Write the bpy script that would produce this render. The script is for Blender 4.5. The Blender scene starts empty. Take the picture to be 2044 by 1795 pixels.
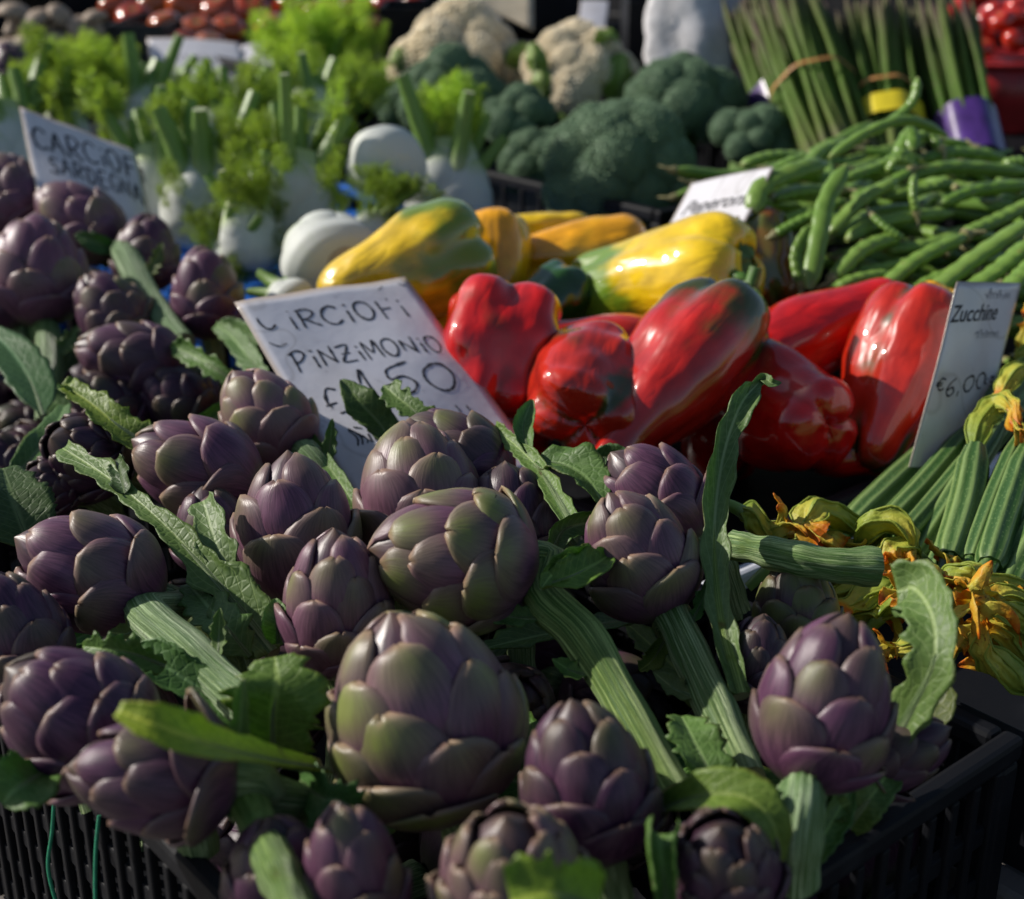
import bpy, math, random
import numpy as np
from mathutils import Vector, Matrix, Quaternion, noise as mnoise

# ------------------------------------------------------------------ camera, sky, sun, exposure
SC = bpy.context.scene
COL = SC.collection
PITCH = math.radians(22.0); CP, SP = math.cos(PITCH), math.sin(PITCH)
FPX = 2808.0                      # focal length in units of a 2044 px wide picture
CAM_Z = 1.36
cam_data = bpy.data.cameras.new("camera")
cam = bpy.data.objects.new("camera", cam_data); COL.objects.link(cam)
cam.location = (0, 0, CAM_Z); cam.rotation_euler = (math.pi/2 - PITCH, 0, 0)
cam_data.sensor_fit = 'HORIZONTAL'; cam_data.sensor_width = 36.0
cam_data.lens = 36.0 * FPX / 2044.0
cam_data.clip_start = 0.02; cam_data.clip_end = 500
cam_data.dof.use_dof = True; cam_data.dof.focus_distance = 0.73; cam_data.dof.aperture_fstop = 6.8
cam_data.dof.aperture_blades = 8
SC.camera = cam

SUN_TO = Vector((-0.82, 0.26, 0.53)).normalized()      # towards the sun: left, a little behind the stall, low
world = bpy.data.worlds.new("World"); SC.world = world; world.use_nodes = True
wn = world.node_tree
bg = wn.nodes.get("Background") or wn.nodes.new("ShaderNodeBackground")
sky = wn.nodes.new("ShaderNodeTexSky"); sky.sky_type = 'NISHITA'; sky.sun_disc = False
sky.sun_elevation = math.asin(SUN_TO.z); sky.sun_rotation = math.atan2(SUN_TO.x, SUN_TO.y)
wn.links.new(sky.outputs[0], bg.inputs[0]); bg.inputs[1].default_value = 0.080
out = wn.nodes.get("World Output") or wn.nodes.new("ShaderNodeOutputWorld")
wn.links.new(bg.outputs[0], out.inputs[0])
sun_data = bpy.data.lights.new("sun", 'SUN'); sun_data.energy = 4.6; sun_data.angle = math.radians(0.6)
sun_data.color = (1.0, 0.94, 0.86)
sun = bpy.data.objects.new("sun", sun_data); COL.objects.link(sun)
sun.rotation_euler = (-SUN_TO).to_track_quat('-Z', 'Y').to_euler(); sun.location = (-3, 2, 4)
SC.view_settings.view_transform = 'Standard'; SC.view_settings.look = 'None'
SC.view_settings.exposure = 0.24; SC.view_settings.gamma = 1.0; SC.view_settings.use_curve_mapping = False
SC.render.engine = 'CYCLES'
SC.cycles.use_denoising = True
SC.cycles.max_bounces = 8

random.seed(7); RNG = np.random.default_rng(7)
U = random.uniform

# ------------------------------------------------------------------ helpers: picture to place
def W(x, y, Z):                       # a picture point at depth Z
    u = (x-1022)/FPX; v = (y-897.5)/FPX
    return Vector((u*Z, Z*(CP - v*SP), CAM_Z - Z*(SP + v*CP)))
def depth(y, drop):
    return drop/(SP + (y-897.5)/FPX*CP)
def WD(x, y, drop):                   # a picture point lying `drop` metres below the camera
    return W(x, y, depth(y, drop))
def axis(dx, dy, dz=0.0):             # right, up on the picture, towards the camera
    return (Vector((1, 0, 0))*dx + Vector((0, SP, CP))*dy + Vector((0, -CP, SP))*dz).normalized()
STALL = math.radians(40)
E1 = Vector((math.cos(STALL), math.sin(STALL), 0)); E2 = Vector((-math.sin(STALL), math.cos(STALL), 0))
def AB(a, b, z):                      # stall coordinates: crates stand in rows along E1 and E2
    p = E1*a + E2*b; p.z = z; return p
def frame(origin, ax, roll=0.0, s=(1, 1, 1)):
    q = ax.to_track_quat('Z', 'Y') @ Quaternion((0, 0, 1), roll)
    return Matrix.Translation(origin) @ q.to_matrix().to_4x4() @ Matrix.Diagonal((*s, 1))

# ------------------------------------------------------------------ helpers: meshes
def mesh(name, V, F, A=None, smooth=True):
    me = bpy.data.meshes.new(name)
    V = np.asarray(V, dtype=np.float32)
    me.from_pydata(V.tolist(), [], [tuple(int(i) for i in f) for f in F])
    if smooth: me.polygons.foreach_set("use_smooth", [True]*len(me.polygons))
    if A is not None:
        at = me.attributes.new("P2", 'FLOAT_VECTOR', 'POINT')
        at.data.foreach_set("vector", np.asarray(A, dtype=np.float32).ravel())
    me.update()
    return me
def gridf(n, m, off=0, closed=False, flip=False):
    F = []
    for i in range(n-1):
        for j in range(m if closed else m-1):
            k = (j+1) % m
            q = (off+i*m+j, off+i*m+k, off+(i+1)*m+k, off+(i+1)*m+j)
            F.append(q[::-1] if flip else q)
    return F
def solid_sheet(front, back, A):
    n, m = front.shape[:2]; N = n*m
    V = np.concatenate([front.reshape(-1, 3), back.reshape(-1, 3)])
    F = gridf(n, m) + gridf(n, m, N, flip=True)
    rim = [i*m for i in range(n)][::-1] + list(range(1, m)) + [i*m+m-1 for i in range(1, n)] + [(n-1)*m+j for j in range(m-2, 0, -1)]
    L = len(rim)
    for k in range(L):
        a, b = rim[k], rim[(k+1) % L]
        F.append((b, a, a+N, b+N))
    return V, F, np.concatenate([A.reshape(-1, 3)]*2)
def catmull(P, n):
    P = np.array([list(p) for p in P], dtype=float)
    if len(P) == 2:
        t = np.linspace(0, 1, n)[:, None]; return P[0]*(1-t)+P[1]*t
    Q = np.vstack([2*P[0]-P[1], P, 2*P[-1]-P[-2]])
    out = []
    K = len(P)-1
    for x in np.linspace(0, K, n):
        i = min(int(x), K-1); t = x-i
        p0, p1, p2, p3 = Q[i:i+4]
        out.append(.5*((2*p1)+(-p0+p2)*t+(2*p0-5*p1+4*p2-p3)*t*t+(-p0+3*p1-3*p2+p3)*t**3))
    return np.array(out)
def frames(C, up=None):
    T = np.gradient(C, axis=0); T /= np.linalg.norm(T, axis=1)[:, None]+1e-12
    Nn = np.zeros_like(T)
    r = np.array(list(up)) if up is not None else np.array([.13, .27, 1.0])
    for i in range(len(C)):
        if up is None and i > 0: r = Nn[i-1]
        v = r - T[i]*np.dot(r, T[i])
        if np.linalg.norm(v) < 1e-6: v = np.cross(T[i], [1, 0, 0])
        Nn[i] = v/np.linalg.norm(v)
    S = np.cross(T, Nn)
    return T, S, Nn
def tube(C, rad, seg=12, prof=None, cap=True, flat=1.0):
    C = np.asarray(C, dtype=float); n = len(C)
    rad = np.broadcast_to(np.asarray(rad, dtype=float), (n,))
    T, S, Nn = frames(C)
    th = np.linspace(0, 2*np.pi, seg, endpoint=False)
    V, A = [], []
    for i in range(n):
        m = prof(th, i/(n-1)) if prof else np.ones(seg)
        r = rad[i]*m
        V.append(C[i]+np.outer(r*np.cos(th), S[i])+np.outer(r*flat*np.sin(th), Nn[i]))
        A.append(np.stack([th/(2*np.pi), np.full(seg, i/(n-1)), m], axis=1))
    V = np.concatenate(V); A = np.concatenate(A); F = gridf(n, seg, 0, True)
    if cap:
        for i, fl in ((0, False), (n-1, True)):
            c = len(V); V = np.vstack([V, C[i]]); A = np.vstack([A, [0.5, -1 if i == 0 else 2, .5]])
            # own ring of vertices for a crisp cut end
            ring = V[i*seg:(i+1)*seg]; o = len(V); V = np.vstack([V, ring])
            A = np.vstack([A, np.stack([np.zeros(seg), np.full(seg, -1 if i == 0 else 2), np.full(seg, .9)], axis=1)])
            for j in range(seg):
                k = (j+1) % seg
                F.append((c, o+j, o+k) if fl else (c, o+k, o+j))
    return V, F, A
def join(parts):
    V, F, A = [], [], []; o = 0
    for v, f, a in parts:
        v = np.asarray(v); V.append(v); A.append(np.asarray(a)); F += [tuple(i+o for i in q) for q in f]; o += len(v)
    return np.concatenate(V), F, np.concatenate(A)
def nz(p, s=1.0, seed=0.0):
    return mnoise.noise(Vector((p[0]*s+seed, p[1]*s+seed*1.7, p[2]*s-seed)))

# ------------------------------------------------------------------ helpers: objects
def link(name, data, mat=None, parent=None, M=None, color=None):
    o = bpy.data.objects.new(name, data); COL.objects.link(o)
    if mat is not None and data is not None and not data.materials: data.materials.append(mat)
    if parent is not None: o.parent = parent
    if M is not None: o.matrix_basis = M
    if color is not None: o.color = (*color, 1)
    return o
def tag(o, label, cat, group=None, kind=None):
    o["label"] = label; o["category"] = cat
    if group: o["group"] = group
    if kind: o["kind"] = kind
    return o
def empty(name, M, label, cat, group=None):
    o = bpy.data.objects.new(name, None); COL.objects.link(o); o.empty_display_size = .02
    o.matrix_basis = M
    return tag(o, label, cat, group)
def structure(o): o["kind"] = "structure"; return o
def localize(C, M):
    Mi = M.inverted(); return np.array([list(Mi @ Vector(p)) for p in C])
_unit = {}
def boxmesh(bev=0.0):
    if bev in _unit: return _unit[bev]
    V = [(x, y, z) for x in (-.5, .5) for y in (-.5, .5) for z in (-.5, .5)]
    F = [(0, 1, 3, 2), (4, 6, 7, 5), (0, 4, 5, 1), (2, 3, 7, 6), (0, 2, 6, 4), (1, 5, 7, 3)]
    return V, F
def rbox(lx, ly, lz, r):               # box with chamfered edges
    import bmesh
    bm = bmesh.new(); bmesh.ops.create_cube(bm, size=1)
    for v in bm.verts: v.co = Vector((v.co.x*lx, v.co.y*ly, v.co.z*lz))
    bmesh.ops.bevel(bm, geom=list(bm.edges), offset=r, segments=2, affect='EDGES', profile=.5)
    me = bpy.data.meshes.new("box"); bm.to_mesh(me); bm.free()
    return me

# ------------------------------------------------------------------ materials
class NT:
    def __init__(s, name):
        s.mat = bpy.data.materials.new(name); s.mat.use_nodes = True
        s.t = s.mat.node_tree; s.b = s.t.nodes["Principled BSDF"]; s.o = s.t.nodes["Material Output"]
    def n(s, typ, **kw):
        d = s.t.nodes.new(typ)
        for k, v in kw.items():
            if k.startswith("i_"):
                d.inputs[int(k[2:])].default_value = v
            else: setattr(d, k, v)
        return d
    def l(s, a, b): s.t.links.new(a, b)
    def math(s, op, a, b=None, c=None, clamp=False):
        d = s.n("ShaderNodeMath", operation=op, use_clamp=clamp)
        for i, x in enumerate((a, b, c)):
            if x is None: continue
            if hasattr(x, "is_linked") or hasattr(x, "links"): s.l(x, d.inputs[i])
            else: d.inputs[i].default_value = x
        return d.outputs[0]
    def ramp(s, f, stops, interp='LINEAR'):
        d = s.n("ShaderNodeValToRGB"); d.color_ramp.interpolation = interp
        e = d.color_ramp.elements
        while len(e) > 1: e.remove(e[-1])
        e[0].position = stops[0][0]; e[0].color = (*stops[0][1], 1)
        for p, c in stops[1:]: e.new(p).color = (*c, 1)
        s.l(f, d.inputs[0]); return d.outputs[0]
    def smooth(s, f, lo, hi):
        d = s.n("ShaderNodeMapRange", interpolation_type='SMOOTHSTEP'); s.l(f, d.inputs[0])
        d.inputs[1].default_value = lo; d.inputs[2].default_value = hi
        return d.outputs[0]
    def mix(s, f, a, b, mode='MIX'):
        d = s.n("ShaderNodeMix", data_type='RGBA', blend_type=mode)
        for i, x in ((0, f), (6, a), (7, b)):
            if isinstance(x, (int, float)): d.inputs[i].default_value = x
            elif isinstance(x, tuple): d.inputs[i].default_value = (*x, 1)
            else: s.l(x, d.inputs[i])
        return d.outputs[2]
    def p2(s):
        a = s.n("ShaderNodeAttribute", attribute_name="P2"); sep = s.n("ShaderNodeSeparateXYZ"); s.l(a.outputs["Vector"], sep.inputs[0])
        return sep.outputs[0], sep.outputs[1], sep.outputs[2]
    def vec(s, x, y, z):
        d = s.n("ShaderNodeCombineXYZ")
        for i, v in enumerate((x, y, z)):
            if isinstance(v, (int, float)): d.inputs[i].default_value = v
            else: s.l(v, d.inputs[i])
        return d.outputs[0]
    def noise(s, v=None, scale=5.0, detail=3.0, rough=.5):
        d = s.n("ShaderNodeTexNoise"); d.inputs["Scale"].default_value = scale; d.inputs["Detail"].default_value = detail
        d.inputs["Roughness"].default_value = rough
        if v is not None: s.l(v, d.inputs["Vector"])
        return d.outputs["Fac"]
    def objco(s):
        return s.n("ShaderNodeTexCoord").outputs["Object"]
    def info(s):
        d = s.n("ShaderNodeObjectInfo"); sep = s.n("ShaderNodeSeparateColor"); s.l(d.outputs["Color"], sep.inputs[0])
        return d.outputs["Random"], sep.outputs[0], sep.outputs[1], sep.outputs[2], d.outputs["Color"]
    def bump(s, h, strength=.3, dist=.001):
        d = s.n("ShaderNodeBump"); d.inputs["Strength"].default_value = strength; d.inputs["Distance"].default_value = dist
        s.l(h, d.inputs["Height"]); s.l(d.outputs[0], s.b.inputs["Normal"]); return d
    def set(s, col=None, rough=None, spec=None, coat=None, coatr=None):
        def put(k, v):
            if v is None: return
            if isinstance(v, tuple): s.b.inputs[k].default_value = (*v, 1)
            elif isinstance(v, (int, float)): s.b.inputs[k].default_value = v
            else: s.l(v, s.b.inputs[k])
        put("Base Color", col); put("Roughness", rough); put("Specular IOR Level", spec)
        put("Coat Weight", coat); put("Coat Roughness", coatr)
        return s
    def translucent(s, col, w):
        t = s.n("ShaderNodeBsdfTranslucent")
        if isinstance(col, tuple): t.inputs[0].default_value = (*col, 1)
        else: s.l(col, t.inputs[0])
        m = s.n("ShaderNodeMixShader"); m.inputs[0].default_value = w
        s.l(s.b.outputs[0], m.inputs[1]); s.l(t.outputs[0], m.inputs[2]); s.l(m.outputs[0], s.o.inputs[0])

def mat_bract():
    t = NT("artichoke_bract"); u, v, s = t.p2(); r, g, wv, bv, _ = t.info()
    st = t.noise(t.vec(t.math('ADD', t.math('MULTIPLY', u, 7.0), t.math('MULTIPLY', r, 90.0)), t.math('MULTIPLY', v, .9), r), 3.2, 3, .6)
    bl = t.noise(t.vec(t.math('ADD', u, t.math('MULTIPLY', r, 40.0)), v, s), 1.3, 2, .5)
    base = t.mix(t.smooth(st, .30, .72), (.036, .008, .040), (.136, .048, .106))
    base = t.mix(t.math('MULTIPLY', wv, .55, clamp=True), base, (.27, .14, .155))
    # green: strongest in the upper half and the middle of a bract
    cen = t.math('SUBTRACT', 1.0, t.math('ABSOLUTE', t.math('ADD', u, t.math('MULTIPLY', t.math('SUBTRACT', r, .5), .9))))
    vv = t.smooth(v, .34, .95)
    gm = t.math('MULTIPLY', vv, t.math('ADD', t.math('SUBTRACT', g, .01), t.math('MULTIPLY', t.math('SUBTRACT', r, .55), .6)))
    gm = t.math('MULTIPLY', gm, t.math('ADD', .45, t.math('MULTIPLY', cen, .8)))
    gm = t.math('MULTIPLY', gm, t.math('ADD', t.math('MULTIPLY', st, 2.0), t.math('MULTIPLY', bl, .9)), clamp=True)
    gcol = t.mix(bl, (.10, .135, .025), (.215, .225, .075))
    col = t.mix(gm, base, gcol)
    # a touch of green at the foot of a bract
    foot = t.math('MULTIPLY', t.smooth(t.math('MULTIPLY', v, -1.0), -.30, -.02), .5)
    col = t.mix(foot, col, (.10, .14, .05))
    tip = t.math('MULTIPLY', t.smooth(v, .93, 1.0), t.math('ADD', .15, t.math('MULTIPLY', bl, .9)))
    col = t.mix(tip, col, (.26, .15, .075))
    edge = t.math('MULTIPLY', t.math('MAXIMUM', t.smooth(t.math('ABSOLUTE', u), .78, 1.0), t.smooth(v, .84, .97)), t.math('ADD', .05, t.math('MULTIPLY', bl, .45)))
    col = t.mix(edge, col, (.27, .20, .15))  # pale margins; a rim-light edge highlight put into the colour
    sp = t.n("ShaderNodeTexVoronoi"); sp.inputs["Scale"].default_value = 260; t.l(t.objco(), sp.inputs["Vector"])
    fleck = t.math('LESS_THAN', sp.outputs["Distance"], .10)
    col = t.mix(t.math('MULTIPLY', fleck, .22), col, (.30, .26, .24))
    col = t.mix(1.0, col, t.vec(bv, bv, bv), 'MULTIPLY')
    t.set(col, t.math('ADD', .28, t.math('MULTIPLY', bl, .25)), .38)
    t.bump(st, .22, .0012)
    return t.mat
def mat_stem():
    t = NT("ribbed_stem"); a, v, m = t.p2(); r, R_, G_, B_, oc = t.info()
    fine = t.noise(t.vec(t.math('MULTIPLY', a, 85.0), t.math('MULTIPLY', v, 3.0), r), 1.2, 3, .6)
    rib = t.math('ADD', t.smooth(fine, .40, .64), t.math('MULTIPLY', t.math('SUBTRACT', m, 1.0), 4.0), clamp=True)
    blot = t.noise(t.objco(), 55, 3, .6)
    col = t.mix(rib, (.045, .095, .018), (.28, .35, .17))
    col = t.mix(t.smooth(blot, .58, .75), col, (.10, .15, .03))
    col = t.mix(t.math('MULTIPLY', t.smooth(blot, .70, .76), .7), col, (.07, .045, .02))
    col = t.mix(1.0, col, oc, 'MULTIPLY')
    cut = t.math('GREATER_THAN', t.math('ABSOLUTE', t.math('SUBTRACT', v, .5)), .6)
    col = t.mix(cut, col, (.30, .31, .17))
    t.set(col, .5, .35); t.bump(t.math('ADD', rib, t.math('MULTIPLY', fine, .8)), .6, .0013)
    return t.mat
def mat_leaf(name="artichoke_leaf", trans=.28, vein=11.0):
    t = NT(name); u, v, s = t.p2(); r, R_, G_, B_, oc = t.info()
    au = t.math('ABSOLUTE', u)
    ph = t.math('SUBTRACT', t.math('MULTIPLY', v, vein), t.math('MULTIPLY', au, 2.2))
    wob = t.noise(t.objco(), 60, 2, .5)
    ph = t.math('ADD', ph, t.math('MULTIPLY', wob, .5))
    side = t.math('ABSOLUTE', t.math('SUBTRACT', t.math('FRACT', ph), .5))
    sv = t.smooth(t.math('MULTIPLY', side, -1.0), -.075, 0.0)
    mid = t.smooth(t.math('MULTIPLY', au, -1.0), -.13, -.03)
    veins = t.math('MAXIMUM', t.math('MULTIPLY', sv, .55), mid)
    vo = t.n("ShaderNodeTexVoronoi", feature='DISTANCE_TO_EDGE'); vo.inputs["Scale"].default_value = 210; t.l(t.objco(), vo.inputs["Vector"])
    net = t.smooth(vo.outputs["Distance"], .0, .22)
    big = t.noise(t.objco(), 26, 3, .6)
    col = t.mix(big, (.036, .085, .016), (.120, .185, .050))
    col = t.mix(t.math('MULTIPLY', t.math('SUBTRACT', 1.0, net), .25), col, (.17, .25, .08))
    col = t.mix(t.math('MULTIPLY', veins, .75), col, (.26, .34, .14))
    edge = t.math('MULTIPLY', t.smooth(au, .86, 1.0), t.smooth(big, .45, .7))
    col = t.mix(t.math('MULTIPLY', edge, .6), col, (.12, .08, .03))
    col = t.mix(1.0, col, oc, 'MULTIPLY')
    t.set(col, .48, .35)
    h = t.math('ADD', t.math('MULTIPLY', veins, -1.0), t.math('MULTIPLY', net, .5))
    t.bump(h, .28, .0014)
    t.translucent(t.mix(1.0, col, (1.6, 1.9, .7), 'MULTIPLY'), trans)
    return t.mat
def mat_pepper(name, main, second, lo, hi, axis_w=0.0, dark=None):
    """second colour appears in patches; axis_w pushes it towards the tip (+) or stem (-)"""
    t = NT(name); a, v, m = t.p2(); r, *_ = t.info()
    oc = t.objco()
    n1 = t.noise(oc, 17, 2, .5); n2 = t.noise(oc, 48, 3, .55)
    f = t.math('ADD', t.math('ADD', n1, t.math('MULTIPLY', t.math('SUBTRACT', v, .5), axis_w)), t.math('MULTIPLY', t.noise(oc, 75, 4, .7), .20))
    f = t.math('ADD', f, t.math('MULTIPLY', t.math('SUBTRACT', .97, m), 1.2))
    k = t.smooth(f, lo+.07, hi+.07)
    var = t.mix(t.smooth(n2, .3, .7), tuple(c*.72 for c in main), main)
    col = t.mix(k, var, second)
    if dark: col = t.mix(t.smooth(n2, .62, .78), col, dark)
    t.set(col, .30, .16, 1.0, .035); t.b.inputs['Coat IOR'].default_value = 1.6
    mp = t.n('ShaderNodeMapping'); mp.inputs['Scale'].default_value = (1, 1, .42); t.l(oc, mp.inputs[0])
    w1 = t.noise(mp.outputs[0], 38, 1, .4); w2 = t.noise(mp.outputs[0], 85, 1, .4)
    rg = t.math('ABSOLUTE', t.math('SUBTRACT', t.noise(mp.outputs[0], 52, 2, .5), .5))
    t.bump(t.math('ADD', t.math('ADD', w1, t.math('MULTIPLY', w2, .15)), t.math('MULTIPLY', rg, .75)), .50, .010)
    return t.mat
def mat_simple(name, col, rough=.5, spec=.4, var=.25, scale=60, bump=.15, coat=0.0, objcol=False, dist=.001):
    t = NT(name); n1 = t.noise(t.objco(), scale, 4, .6)
    c = t.mix(t.smooth(n1, .3, .7), tuple(x*(1-var) for x in col), tuple(min(1, x*(1+var)) for x in col))
    if objcol: c = t.mix(1.0, c, t.info()[4], 'MULTIPLY')
    t.set(c, rough, spec, coat, .1)
    if bump: t.bump(n1, bump, dist)
    return t.mat
def mat_plastic(name, col, rough=.38):
    t = NT(name); oc = t.objco(); n1 = t.noise(oc, 35, 4, .65); n2 = t.noise(oc, 400, 2, .5)
    c = t.mix(t.smooth(n1, .52, .75), col, tuple(min(1, x*1.4+.004) for x in col))
    t.set(c, t.math('ADD', rough, t.math('MULTIPLY', n1, .3)), .14); t.bump(t.math('ADD', n1, t.math('MULTIPLY', n2, .3)), .15, .001)
    return t.mat
def mat_paper():
    t = NT("laminated_paper"); u, v, s = t.p2(); oc = t.objco()
    n1 = t.noise(oc, 16, 4, .6); n2 = t.noise(oc, 130, 4, .7); n3 = t.noise(oc, 45, 2, .5)
    col = t.mix(t.smooth(n1, .45, .75), (.70, .69, .73), (.62, .60, .62))
    col = t.mix(t.math('MULTIPLY', t.smooth(n2, .62, .72), .35), col, (.25, .24, .25))
    ed = t.math('MAXIMUM', t.math('ABSOLUTE', t.math('SUBTRACT', t.math('MULTIPLY', u, 2.0), 1.0)), t.math('ABSOLUTE', t.math('SUBTRACT', t.math('MULTIPLY', v, 2.0), 1.0)))
    col = t.mix(t.math('MULTIPLY', t.smooth(ed, .93, 1.0), .75), col, (.34, .25, .16))
    wv_ = t.math('ABSOLUTE', t.math('SUBTRACT', t.noise(oc, 9, 2, .5), .5)); cr = t.smooth(t.math('MULTIPLY', wv_, -1.0), -.012, 0.0)
    col = t.mix(t.math('MULTIPLY', cr, .45), col, (.40, .38, .38))
    t.set(col, .28, .45, .5, .12)
    t.bump(t.math('ADD', t.math('MULTIPLY', n3, .6), t.math('MULTIPLY', n1, 1.2)), .22, .0035)
    t.translucent((.6, .55, .5), .12)
    return t.mat
def mat_ink(name="ink", c=(.02, .02, .025)):
    t = NT(name); n = t.noise(t.objco(), 260, 3, .6)
    t.set(t.mix(t.smooth(n, .5, .8), c, tuple(x+.16 for x in c)), .5, .3); return t.mat
def mat_fennel():
    t = NT("fennel_bulb"); a, v, m = t.p2()
    fine = t.noise(t.vec(t.math('MULTIPLY', a, 60.0), t.math('MULTIPLY', v, 2.0), 0.0), 1.5, 2, .5)
    up = t.smooth(v, .55, 1.05)
    col = t.mix(up, (.68, .70, .66), (.44, .56, .22))
    col = t.mix(t.math('MULTIPLY', t.smooth(fine, .5, .75), .25), col, (.55, .63, .42))
    t.set(col, .55, .25); t.bump(fine, .2, .001)
    t.translucent((.6, .68, .35), .2)
    return t.mat
def mat_stalk():
    t = NT("fennel_stalk"); a, v, m = t.p2()
    fine = t.noise(t.vec(t.math('MULTIPLY', a, 50.0), t.math('MULTIPLY', v, 1.5), 0.0), 1.5, 2, .5)
    col = t.mix(t.smooth(v, 0, .35), (.40, .48, .26), (.16, .28, .055))
    col = t.mix(t.math('MULTIPLY', t.smooth(fine, .5, .7), .4), col, (.30, .40, .16))
    cut = t.math('GREATER_THAN', v, 1.5); col = t.mix(cut, col, (.42, .46, .25))
    t.set(col, .4, .4); t.bump(fine, .3, .001); t.translucent((.35, .5, .1), .15)
    return t.mat
def mat_frond():
    t = NT("fennel_frond"); r, R_, G_, B_, oc = t.info(); n = t.noise(t.objco(), 70, 2, .5)
    col = t.mix(n, (.13, .24, .02), (.38, .50, .09)); col = t.mix(1.0, col, oc, 'MULTIPLY')
    t.set(col, .45, .35); t.translucent(t.mix(1.0, col, (1.5, 1.5, .8), 'MULTIPLY'), .5)
    return t.mat
def mat_bean():
    t = NT("green_bean"); a, v, m = t.p2(); r, R_, G_, B_, oc = t.info()
    n = t.noise(t.vec(t.math('MULTIPLY', a, 12.0), t.math('MULTIPLY', v, 5.0), t.math('MULTIPLY', r, 60.0)), 2, 3, .55)
    col = t.mix(t.smooth(n, .3, .7), (.075, .165, .018), (.155, .27, .045))
    col = t.mix(t.math('MULTIPLY', r, .45), col, (.19, .28, .06))
    ends = t.smooth(t.math('ABSOLUTE', t.math('SUBTRACT', v, .5)), .44, .51)
    col = t.mix(t.math('MULTIPLY', ends, .7), col, (.26, .30, .10))
    t.set(col, .36, .42); br = t.noise(t.objco(), 160, 2, .5); sc = t.mix(t.math('MULTIPLY', t.smooth(br, .66, .74), .7), col, (.16, .12, .04)); t.l(sc, t.b.inputs['Base Color'])
    t.bump(n, .15, .001)
    return t.mat
def mat_zucchini():
    t = NT("zucchini_skin"); a, v, m = t.p2(); r, *_ = t.info(); oc = t.objco()
    sp = t.n("ShaderNodeTexVoronoi"); sp.inputs["Scale"].default_value = 420; t.l(oc, sp.inputs["Vector"])
    n = t.noise(t.vec(t.math('MULTIPLY', a, 30.0), t.math('MULTIPLY', v, 4.0), r), 2, 3, .6)
    rib = t.smooth(t.math('ADD', m, t.math('MULTIPLY', t.math('SUBTRACT', n, .5), .10)), .93, 1.04)
    col = t.mix(rib, (.030, .080, .014), (.165, .245, .075))
    col = t.mix(t.math('MULTIPLY', t.math('LESS_THAN', sp.outputs["Distance"], .25), .35), col, (.20, .30, .10))
    t.set(col, .4, .4); t.bump(n, .2, .001)
    return t.mat
def mat_flower():
    t = NT("zucchini_flower"); a, v, m = t.p2(); r, R_, *_ = t.info(); oc = t.objco()
    n = t.noise(oc, 90, 3, .6); n2 = t.noise(oc, 240, 3, .65)
    f = t.math('ADD', v, t.math('MULTIPLY', t.math('SUBTRACT', n, .5), .55))
    col = t.ramp(f, [(.0, (.12, .21, .025)), (.34, (.33, .38, .05)), (.74, (.52, .46, .06)), (.92, (.62, .28, .015)), (1.0, (.55, .14, .006))])
    rib = t.smooth(m, 1.02, 1.10)
    col = t.mix(t.math('MULTIPLY', rib, t.smooth(t.math('MULTIPLY', v, -1.0), -.85, -.5)), col, (.25, .34, .05))
    col = t.mix(t.math('MULTIPLY', t.smooth(n2, .58, .72), t.smooth(v, .35, .8)), col, (.16, .055, .01))
    t.set(col, .5, .3); t.bump(t.math('ADD', n2, n), .5, .0018)
    t.translucent(t.mix(1.0, col, (1.5, 1.3, .6), 'MULTIPLY'), .25)
    return t.mat

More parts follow.
